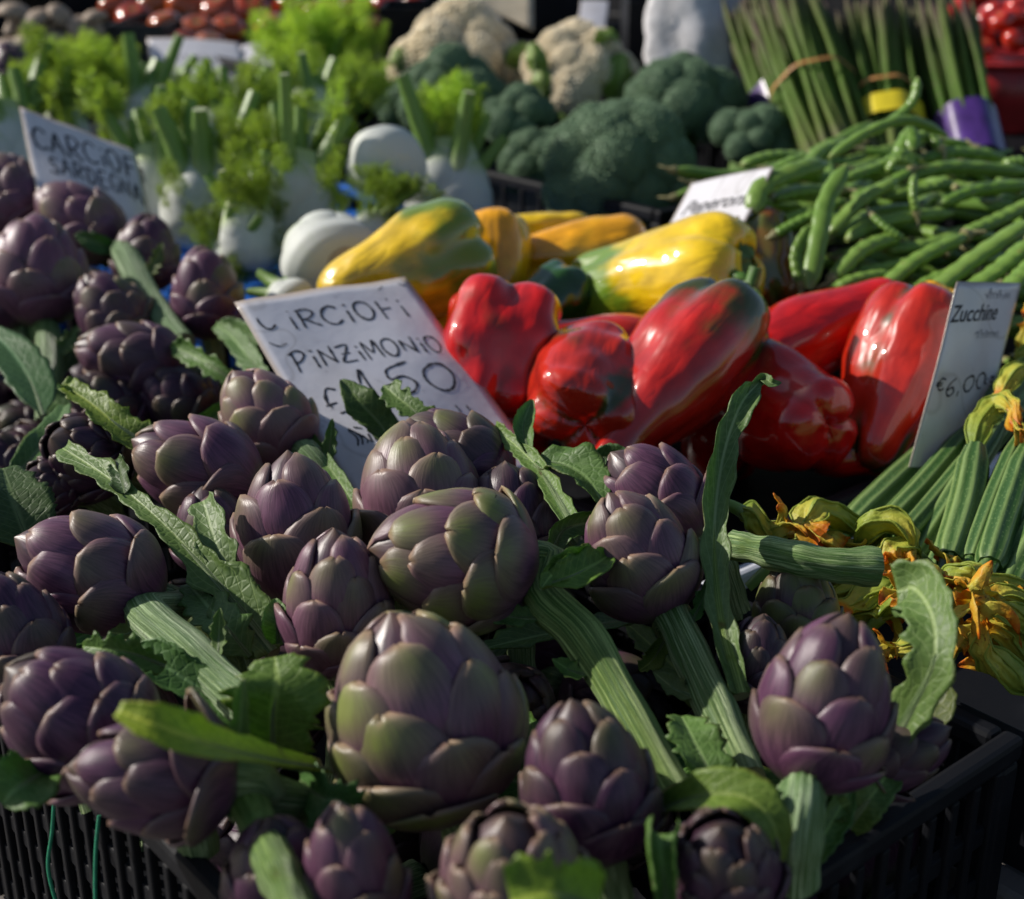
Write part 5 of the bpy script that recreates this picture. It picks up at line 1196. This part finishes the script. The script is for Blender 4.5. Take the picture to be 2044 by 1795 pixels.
blossom([(1720, 1095, .80), (1745, 1050, .79), (1790, 1045, .785), (1820, 1090, .78), (1810, 1140, .775)], 36, "large blossom folded over with bright orange ruffles", 34, 5, .8)
blossom([(1760, 1230, .76), (1800, 1190, .755), (1850, 1150, .75), (1880, 1180, .745)], 40, "wilted blossom with orange edges in the middle of the pile", 35, 4, .9)
blossom([(2060, 1180, .76), (2010, 1170, .755), (1960, 1165, .75), (1930, 1180, .745)], 36, "striped green blossom with a rusty tip lying sideways", 36, 3, .8)
blossom([(2060, 1380, .70), (2010, 1340, .70), (1960, 1300, .695), (1955, 1230, .69)], 44, "yellow ribbed blossom with an upright orange tip over the crate corner", 37, 2, .5)
blossom([(2080, 1270, .72), (2030, 1230, .715), (1980, 1215, .71), (1930, 1200, .705)], 40, "pale orange blossom lying above the ribbed one", 38, 3, .7)
blossom([(1640, 1210, .79), (1680, 1190, .785), (1720, 1160, .78), (1740, 1150, .78)], 40, "green blossom lying under the cut celery-like stalk", 39, 2, .6)
blossom([(1790, 1160, .775), (1740, 1180, .77), (1700, 1210, .765), (1670, 1220, .76)], 36, "tightly folded green blossom below the orange ruffles", 40, 1, .5)
blossom([(1860, 1270, .735), (1810, 1290, .73), (1780, 1300, .73)], 26, "small orange blossom behind the glossy violet artichoke", 41, 4, .9)
blossom([(2070, 1140, .80), (2000, 1145, .79), (1940, 1135, .785), (1890, 1125, .78)], 34, "green-stalked blossom below the pale ribbed zucchini", 42, 3, .8)

for k, (P, r, lab) in enumerate([
    ([(1560, 1120, .80), (1600, 1095, .80), (1650, 1080, .80), (1690, 1095, .795)], 36, "pale green blossom pressed under the curled loop"),
    ([(1900, 1250, .745), (1870, 1220, .74), (1835, 1195, .735), (1800, 1195, .73)], 36, "wilted yellow blossom beside the long arching leaf"),
    ([(2070, 1320, .735), (2020, 1290, .73), (1985, 1260, .725), (1945, 1255, .72)], 38, "ribbed yellow-green blossom between the two orange-tipped ones"),
    ([(1880, 1170, .765), (1915, 1145, .76), (1955, 1150, .755), (1985, 1180, .75)], 34, "orange-edged blossom draped over the pile"),
    ([(1700, 1250, .775), (1730, 1225, .77), (1765, 1220, .765), (1790, 1240, .76)], 36, "curled green blossom behind the glossy violet artichoke's tip"),
    ([(1640, 1160, .80), (1670, 1140, .795), (1710, 1125, .79), (1750, 1130, .785)], 32, "half-hidden blossom behind the cut stalk"),
    ([(1850, 1330, .745), (1880, 1300, .74), (1915, 1280, .735), (1945, 1300, .73)], 34, "crumpled blossom low behind the long arching leaf"),
    ([(2060, 1230, .75), (2030, 1200, .745), (1995, 1190, .74), (1960, 1200, .735)], 34, "yellow blossom with dark wrinkles on the pile"),
    ([(1830, 1110, .79), (1800, 1090, .785), (1775, 1105, .78), (1790, 1140, .775)], 30, "small ruffled blossom under the bright orange one")]):
    blossom(P, r*1.12, lab, 60+k, 2, .75)
# ---- asparagus
SP_M = []
for s in range(5):
    rr = random.Random(s+40); n = 30; t = np.linspace(0, 1, n); C = np.stack([.004*np.sin(t*3+s), .003*np.sin(t*4+s*2), t*.26], 1)
    rad = np.interp(t, [0, .1, .75, .84, .9, 1], [.0044, .0044, .0038, .0043, .0038, .0007])
    V, F, A = tube(C, rad, 12, lambda th, v: 1+.06*np.cos(3*th+v*40)+(.14*np.abs(np.sin(v*60+3*th)) if v > .78 else 0)); SP_M.append(mesh("spear", V, F, A)); SP_M[-1].materials.append(M["aspar"])
def bundle(x0, y0, x1, y1, Z0, Z1, Wpx, label, band=None, wrap=None, seed=0, nn=22):
    nn = int(nn*2.6); rr = random.Random(seed); p0 = W(x0, y0, Z0); p1 = W(x1, y1, Z1); A = (p1-p0).normalized(); Mx = frame(p0-A*.03, A, 0); L0 = (p1-p0).length
    root = empty("asparagus_bundle", Mx, label, "asparagus"); R = Wpx*Z0/FPX/2
    for i in range(nn):
        r = R*math.sqrt((i+.5)/nn)*.92; a = i*2.39996; k = rr.uniform(.96, 1.12)
        tilt = Matrix.Rotation(.035*r/R, 4, Vector((-math.sin(a), math.cos(a), 0)))
        link("spear", rr.choice(SP_M), None, root, Matrix.Translation((r*math.cos(a), r*math.sin(a), rr.uniform(-.008, .008))) @ tilt @ Matrix.Rotation(rr.uniform(0, 6), 4, 'Z') @ Matrix.Diagonal((1, 1, k, 1)))
    def ring(name, z, h, rad, mat):
        C = np.array([(0, 0, z), (0, 0, z+h*.5), (0, 0, z+h)]); V, F, A_ = tube(C, rad, 32, lambda th, v: 1+.03*np.cos(7*th), False); link(name, mesh(name, V, F, A_), M[mat], root)
    if band: ring("rubber_band", band, .005, R*1.08+.003, "band")
    if wrap: ring("wrapper", wrap[0], wrap[1], R*1.10+.004, wrap[2])
    return root
bundle(1665, 300, 1560, 0, 1.62, 1.76, 155, "asparagus bundle with a thin brown band next to the broccoli", .125, None, 1, 26)
bundle(1590, 290, 1490, 0, 1.72, 1.86, 110, "shaded asparagus bundle with a purple wrapper behind the broccoli", None, (.07, .045, "purple"), 2, 18)
bundle(1780, 310, 1735, 0, 1.62, 1.76, 120, "asparagus bundle with an orange rubber band and a yellow label", .115, (.062, .030, "yellowlab"), 3, 22)
bundle(1860, 320, 1800, 0, 1.70, 1.84, 110, "asparagus bundle behind the pointed bean", .11, None, 4, 20)
bundle(1945, 320, 1870, 0, 1.60, 1.74, 100, "asparagus bundle in a long purple wrapper at the end of the row", None, (.02, .075, "purple"), 5, 20)

# ---- things in the back row
def sack():
    n, m = 18, 26; V = []
    for i in range(n):
        t = i/(n-1); c = W(1405-18*math.sin(t*2), 285-375*t, 1.86+.02*t); r = .048*(1-.25*(2*t-1)**2)+.012*math.sin(t*2)
        for j in range(m):
            a = 2*math.pi*j/m; q = Vector((math.cos(a)*r*(1.05-.35*t*0), math.sin(a)*r*.6, 0)); V.append(list(c+q*(1+.35*mnoise.noise(c*14+q*30)+.15*mnoise.noise(c*45+q*60))))
    me = mesh("paper_sack", V, gridf(n, m, 0, True)+[tuple(range(m))[::-1]], None)
    o = link("paper_sack", me, M["sack"]); tag(o, "pale paper sack standing between the broccoli and the asparagus", "sack")
sack()
def tomato_mesh(seed):
    n, seg = 16, 28; ph = np.linspace(.03, math.pi-.03, n); th = np.linspace(0, 2*np.pi, seg, endpoint=False)
    V = np.array([[math.sin(p)*math.cos(a)*(1+.05*math.cos(5*a+seed)*math.sin(p)), math.sin(p)*math.sin(a)*(1+.05*math.cos(5*a+seed)), .80*math.cos(p)-.22*math.exp(-(p/.35)**2)] for p in ph for a in th])
    F = gridf(n, seg, 0, True, True); F += [tuple(range(seg)), tuple(reversed(range((n-1)*seg, n*seg)))]
    return mesh("flesh", V, F, None)
TOM = [tomato_mesh(s) for s in (1, 2)]
for q in TOM: q.materials.append(M["tomato"])
cs = []
for k in range(6):
    a = k*math.pi/3; cs += [(0, 0, .60), (.14*math.cos(a-.5), .14*math.sin(a-.5), .62), (.5*math.cos(a), .5*math.sin(a), .66), (.14*math.cos(a+.5), .14*math.sin(a+.5), .62)]
CAL = mesh("calyx", cs, [(4*k, 4*k+1, 4*k+2, 4*k+3) for k in range(6)], None); CAL.materials.append(M["tleaf"])
def tomato(x, y, Z, Dpx, label, group=None, col=(1, 1, 1), name="tomato"):
    r = Dpx*Z/FPX/2; root = empty(name, frame(W(x, y, Z), Vector((U(-.5, .5), U(-.8, .2), 1)).normalized(), U(0, 6), (r, r, r)), label, "tomato", group)
    link("flesh", random.choice(TOM), None, root, None, col); link("calyx", CAL, None, root)
TG = "orange-red tomatoes in the dark crate behind the fennel"; TL = "orange-red tomato in the dark crate behind the fennel"
for (x, y, d) in ((310, 12, 85), (375, 15, 95), (440, 20, 85), (268, 38, 75), (330, 50, 70), (395, 65, 80), (455, 60, 70), (500, 20, 80), (230, 15, 70), (360, 85, 60), (420, 90, 65), (540, 55, 70)):
    tomato(x, y, 2.25+(50-y)*.004, d, TL, TG, (U(.8, 1.1), U(.9, 1.9), 1))
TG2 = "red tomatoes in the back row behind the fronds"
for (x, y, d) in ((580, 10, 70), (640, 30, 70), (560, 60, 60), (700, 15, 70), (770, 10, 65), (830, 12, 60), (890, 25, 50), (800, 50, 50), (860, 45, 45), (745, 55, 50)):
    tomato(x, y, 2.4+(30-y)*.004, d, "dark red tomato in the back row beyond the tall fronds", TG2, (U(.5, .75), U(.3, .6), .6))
TG3 = "bright red tomatoes piled in the basket beyond the asparagus"
bk = empty("tomato_basket", Matrix.Translation(W(2000, 120, 1.95)), "red plastic basket of tomatoes beyond the last asparagus bundle", "basket")
bc = Vector((0, 0, -.02)); V, F, A = tube(np.array([(0, 0, -.09), (0, 0, -.05), (0, 0, 0), (0, 0, .0)]), np.array([.065, .075, .088, .092]), 30); link("bowl", mesh("bowl", V, F, A), M["redbox"], bk)
V, F, A = tube(np.array([(.09*math.cos(a), .09*math.sin(a), .002) for a in np.linspace(0, 2*np.pi, 40)]), .004, 8); link("rim", mesh("rim", V, F, A), M["redbox"], bk)
for k in range(22):
    a = k*2.4; r = .075*math.sqrt((k+.5)/22); p = W(2000, 120, 1.95)+Vector((r*math.cos(a), r*math.sin(a), .012+.05*(1-(r/.08)**2)+U(0, .01)))
    rt = .017; root = empty("cherry_tomato", frame(p, Vector((U(-1, 1), U(-1, 1), 1)).normalized(), 0, (rt, rt, rt)), "bright red cherry tomato heaped in the red basket", "tomato", TG3); link("flesh", TOM[k % 2], None, root, None, (1.1, .5, .6)); link("calyx", CAL, None, root)
for (x, y) in ((1925, 15), (1950, 40), (1905, 35), (1990, 10), (2030, 15), (1935, -5), (1965, -8), (2045, -5)):
    tomato(x, y, 2.15, 55, "red tomato in the dark crate behind the last asparagus bundle", "red tomatoes behind the asparagus", (1.05, .45, .6))
def mushroom(x, y, Z, Dpx, ax, label, group):
    r = Dpx*Z/FPX/2; root = empty("mushroom", frame(W(x, y, Z), axis(*ax), U(0, 6), (r, r, r)), label, "mushroom", group)
    ph = np.linspace(.02, 1.75, 10); V = np.array([[math.sin(p)*math.cos(a), math.sin(p)*math.sin(a), .7*math.cos(p)] for p in ph for a in np.linspace(0, 2*np.pi, 22, endpoint=False)])
    link("cap", mesh("cap", V, gridf(10, 22, 0, True, True)+[tuple(range(198, 220))[::-1]], None), M["mush"], root)
    V, F, A = tube(np.array([(0, 0, .1), (0, 0, -.5), (.1, 0, -1.1)]), np.array([.42, .40, .5]), 14); link("stem", mesh("stem", V, F, A), M["mush"], root)
for (x, y, d, ax) in ((60, 92, 70, (.1, 1, .3)), (110, 88, 70, (-.2, 1, .4)), (155, 105, 60, (.4, .8, .3)), (20, 100, 70, (-.2, 1, .2)), (95, 120, 70, (.2, 1, .2)), (45, 128, 70, (0, 1, .3)), (75, 50, 80, (-.5, .8, .3)), (30, 30, 70, (.2, 1, .3)), (120, 35, 60, (.7, .5, .3)), (165, 62, 65, (.6, .3, .6)), (190, 40, 55, (-.3, 1, .2))):
    mushroom(x, y, 2.05, d, ax, "pale brown mushroom in the black crate behind the leftmost fennel", "mushrooms behind the fennel")
# radicchio heads, built like closed buds
for (x, y, Z, L, ax, lab) in ((25, 140, 1.85, 120, (-.2, 1, 0), "dark maroon radicchio head behind the forked fennel stalk"), (118, 130, 1.95, 90, (-.4, .9, .2), "small purple-white radicchio head before the mushrooms")):
    p = PROTO["tulip2"]; c = W(x, y, Z); l = L*Z/FPX; Mx = frame(c-axis(*ax)*l/2, axis(*ax), 1, (l, l, l)); root = empty("radicchio", Mx, lab, "radicchio"); link("heart", p.core, None, root, None, (0, .1, .4))
    for b in p.bracts: link("leaf", b, None, root, None, (0, .1 if x < 100 else .8, .6 if x < 100 else 1.0))
# dark boxes and small cards in the back
def box_at(x0, y0, x1, y1, Z, dpt, mat, name, label, cat):
    p = W(x0, y1, Z); q = W(x1, y0, Z); w = q.x-p.x; h = (q-p).dot(Vector((0, SP, CP)))/CP
    root = empty(name, Matrix.Translation((p.x+w/2, p.y+dpt/2, p.z)), label, cat); t = .004
    def pt(n, x, y, z, sx, sy, sz): link(n, bxm(M[mat], sx, sy, sz, .001), None, root, Matrix.Translation((x, y, z)))
    pt("side", 0, -dpt/2, h/2, w, t, h); pt("side", 0, dpt/2, h/2, w, t, h); pt("side", -w/2+t/2, 0, h/2, t, dpt-t*1.1, h-.001); pt("side", w/2-t/2, 0, h/2, t, dpt-t*1.1, h-.001); pt("floor", 0, 0, .004, w-2.2*t, dpt-1.2*t, .004)
box_at(222, 62, 338, 168, 2.12, .20, "grey", "card_box", "dark grey card box in front of the tomatoes", "box")
box_at(562, 48, 655, 120, 2.12, .12, "grey", "card_box", "dark card box right of the blurred white card", "box")
box_at(165, 85, 215, 160, 2.10, .12, "black", "small_box", "small black box beside the dark grey card box", "box")
box_at(1250, 22, 1340, 178, 2.05, .15, "black", "tall_box", "tall black box left of the pale sack", "box")
box_at(1000, -30, 1170, 60, 2.35, .15, "black", "back_box", "black box behind the small white tag", "box")
box_at(760, 30, 905, 150, 2.2, .15, "black", "back_box", "black box behind the wide cauliflower", "box")
c_ = W(985, 30, 2.1)
n, m = 8, 12; fr = np.zeros((n, m, 3)); Aa = fr.copy()
for i in range(n):
    for j in range(m):
        u, v = j/(m-1), i/(n-1); fr[i, j] = list(W(895+170*u, -25+20*u+(50+20*u)*v-18*math.sin(u*3), 2.05-.05*v+.02*math.sin(u*3))); Aa[i, j] = (u, v, 0)
V, F, A = solid_sheet(fr, fr+np.array([0, .002, -.001]), Aa); o = link("paper_flap", mesh("paper_flap", V-np.array(list(c_)), F, A), M["cream"], None, Matrix.Translation(c_)); tag(o, "cream paper flap curling above the wide cauliflower", "paper")

# ---- price cards
cd = Card(W(467, 607, .97), W(808, 553, 1.045), W(730, 1030, .865), .006, "worn laminated price card lettered CARCIOFI PINZIMONIO among the artichokes", wave=.0012, seed=1)
cd.write("C", .05, .155, .085, .10, .0009, 0, .55)
cd.write("iRCiOFi", .20, .175, .115, .095, .0011, .06, .10)
cd.write("PiNZiMONiO", .10, .365, .088, .085, .0010, .06, .10)
cd.write("€", .13, .585, .10, .11, .0010, 0, .45)
cd.write("1", .33, .590, .22, .16, .0013, 0, .15)
cd.write("50", .47, .580, .19, .135, .0013, .06, .10)
cd.strokes([[(.14+U(-.02, .02)+.02*k, .66+U(-.02, .02)), (.17+.02*k, .70+U(-.02, .02)), (.15+.025*k, .74)] for k in range(5)], .0008, .35)
cd.strokes([[(.40, .70), (.41, .80)], [(.60, .72), (.61, .76)], [(.76, .66), (.77, .72)], [(.82, .67), (.83, .73)], [(.30, .90), (.33, .93)]], .0008, .3)
cd.strokes([[(.13+.035*k, .93), (.14+.035*k, .97)] for k in range(6)], .0008, .2)
cd.strokes([[(.05, .215), (.09, .24), (.13, .235)], [(.93, .03), (.96, .05)], [(.80, .045), (.86, .02)]], .0006, .2)

cd = Card(W(38, 215, 1.36), W(268, 302, 1.40), W(95, 480, 1.28), .006, "white card lettered CARCIOFI SARDEGNA behind the second artichoke crate", seed=2, wave=.001)
cd.write("CARCiOFi", .06, .285, .128, .17, .0016, -.04, .05)
cd.write("SARDEGNA", .15, .455, .092, .13, .0014, -.03, .05)
cd.strokes([[(.30, .55), (.36, .60)]], .0014, .1)

cd = Card(W(1380, 366, 1.29), W(1545, 332, 1.21), W(1308, 500, 1.27), .003, "small white card printed Peperoni between the yellow peppers and beans", seed=3)
cd.printed("Peperoni", .10, .52, .0215, 1.0, .35, 0)
cd.strokes([[(.50+.05*k, .66-.02*(k % 2)), (.54+.05*k, .64+.015*(k % 2))] for k in range(6)], .0007, .1)

cd = Card(W(1913, 562, .935), W(2040, 565, .985), W(1806, 968, .915), .003, "tall white card reading Zucchine leaning on the zucchini", seed=4, wave=.0006)
cd.printed("Zucchine", .03, .205, .0175, .80, .12, -.02)
cd.write("€", .05, .545, .12, .060, .0008, 0, .1)
cd.write("6,00", .19, .575, .16, .085, .0009, -.06, .1)
cd.write("kg", .76, .525, .09, .050, .0007, -.05, .1)
cd.strokes([[(.42+.05*k, .075+U(-.02, .02)), (.45+.05*k, .05+U(-.02, .02)), (.47+.05*k, .085)] for k in range(8)], .0005, .1, "ghost")
cd.strokes([[(.40+.05*k, .27+U(-.01, .01)), (.44+.05*k, .255+U(-.01, .01)), (.46+.05*k, .285)] for k in range(8)], .0006, .1, "ghost")

cd = Card(W(293, 76, 2.06), W(478, 86, 2.06), W(318, 235, 1.96), .01, "large blurred white card with a price standing behind the fennel", seed=5)
cd.strokes([[(.30+.07*k, .22+U(-.03, .03)), (.34+.07*k, .30+U(-.03, .03))] for k in range(8)], .0022, .1, "ghost")
cd.write("50", .50, .66, .16, .20, .0032, 0, .05, "ghost")
cd = Card(W(478, 92, 2.07), W(535, 82, 2.06), W(495, 160, 2.0), .003, "small greyish card next to the large blurred card", seed=6)
cd = Card(W(1160, 0, 2.2), W(1215, 2, 2.2), W(1152, 58, 2.15), .002, "tiny white tag on the black box behind the cauliflower", seed=7)

# ---- small things by the front crate
for k, P in enumerate(([(108, 1600, .66), (104, 1660, .66), (96, 1730, .66), (112, 1800, .66), (125, 1830, .66)], [(198, 1628, .63), (192, 1690, .63), (190, 1760, .63), (192, 1830, .63)])):
    C = [W(*p) for p in P]; V, F, A = tube(catmull(C, 24), .0009, 8, None, True)
    o = link("string", mesh("string", localize(V, Matrix.Translation(C[-1])), F, A), M["string"], None, Matrix.Translation(C[-1])); tag(o, ("green plastic string hanging farther out along the crate wall", "green plastic string hanging below the spread-bract artichoke")[k], "string")
n = 16; fr = np.zeros((n, n, 3)); Aa = fr.copy(); pc = WD(2090, 1700, .56)
for i in range(n):
    for j in range(n):
        u, v = j/(n-1)-.5, i/(n-1)-.5; fr[i, j] = (pc.x+u*.22, pc.y+v*.2, TABLE_Z+.004+.018*abs(mnoise.noise(Vector((u*5, v*5, 2))))); Aa[i, j] = (u+.5, v+.5, 0)
V, F, A = solid_sheet(fr, fr-np.array([0, 0, .0008]), Aa); o = link("paper_sheet", mesh("paper_sheet", V-np.array(list(pc)), F, A), M["sack"], None, Matrix.Translation(pc)); tag(o, "crumpled white paper sheet on the table beside the front crate", "paper")
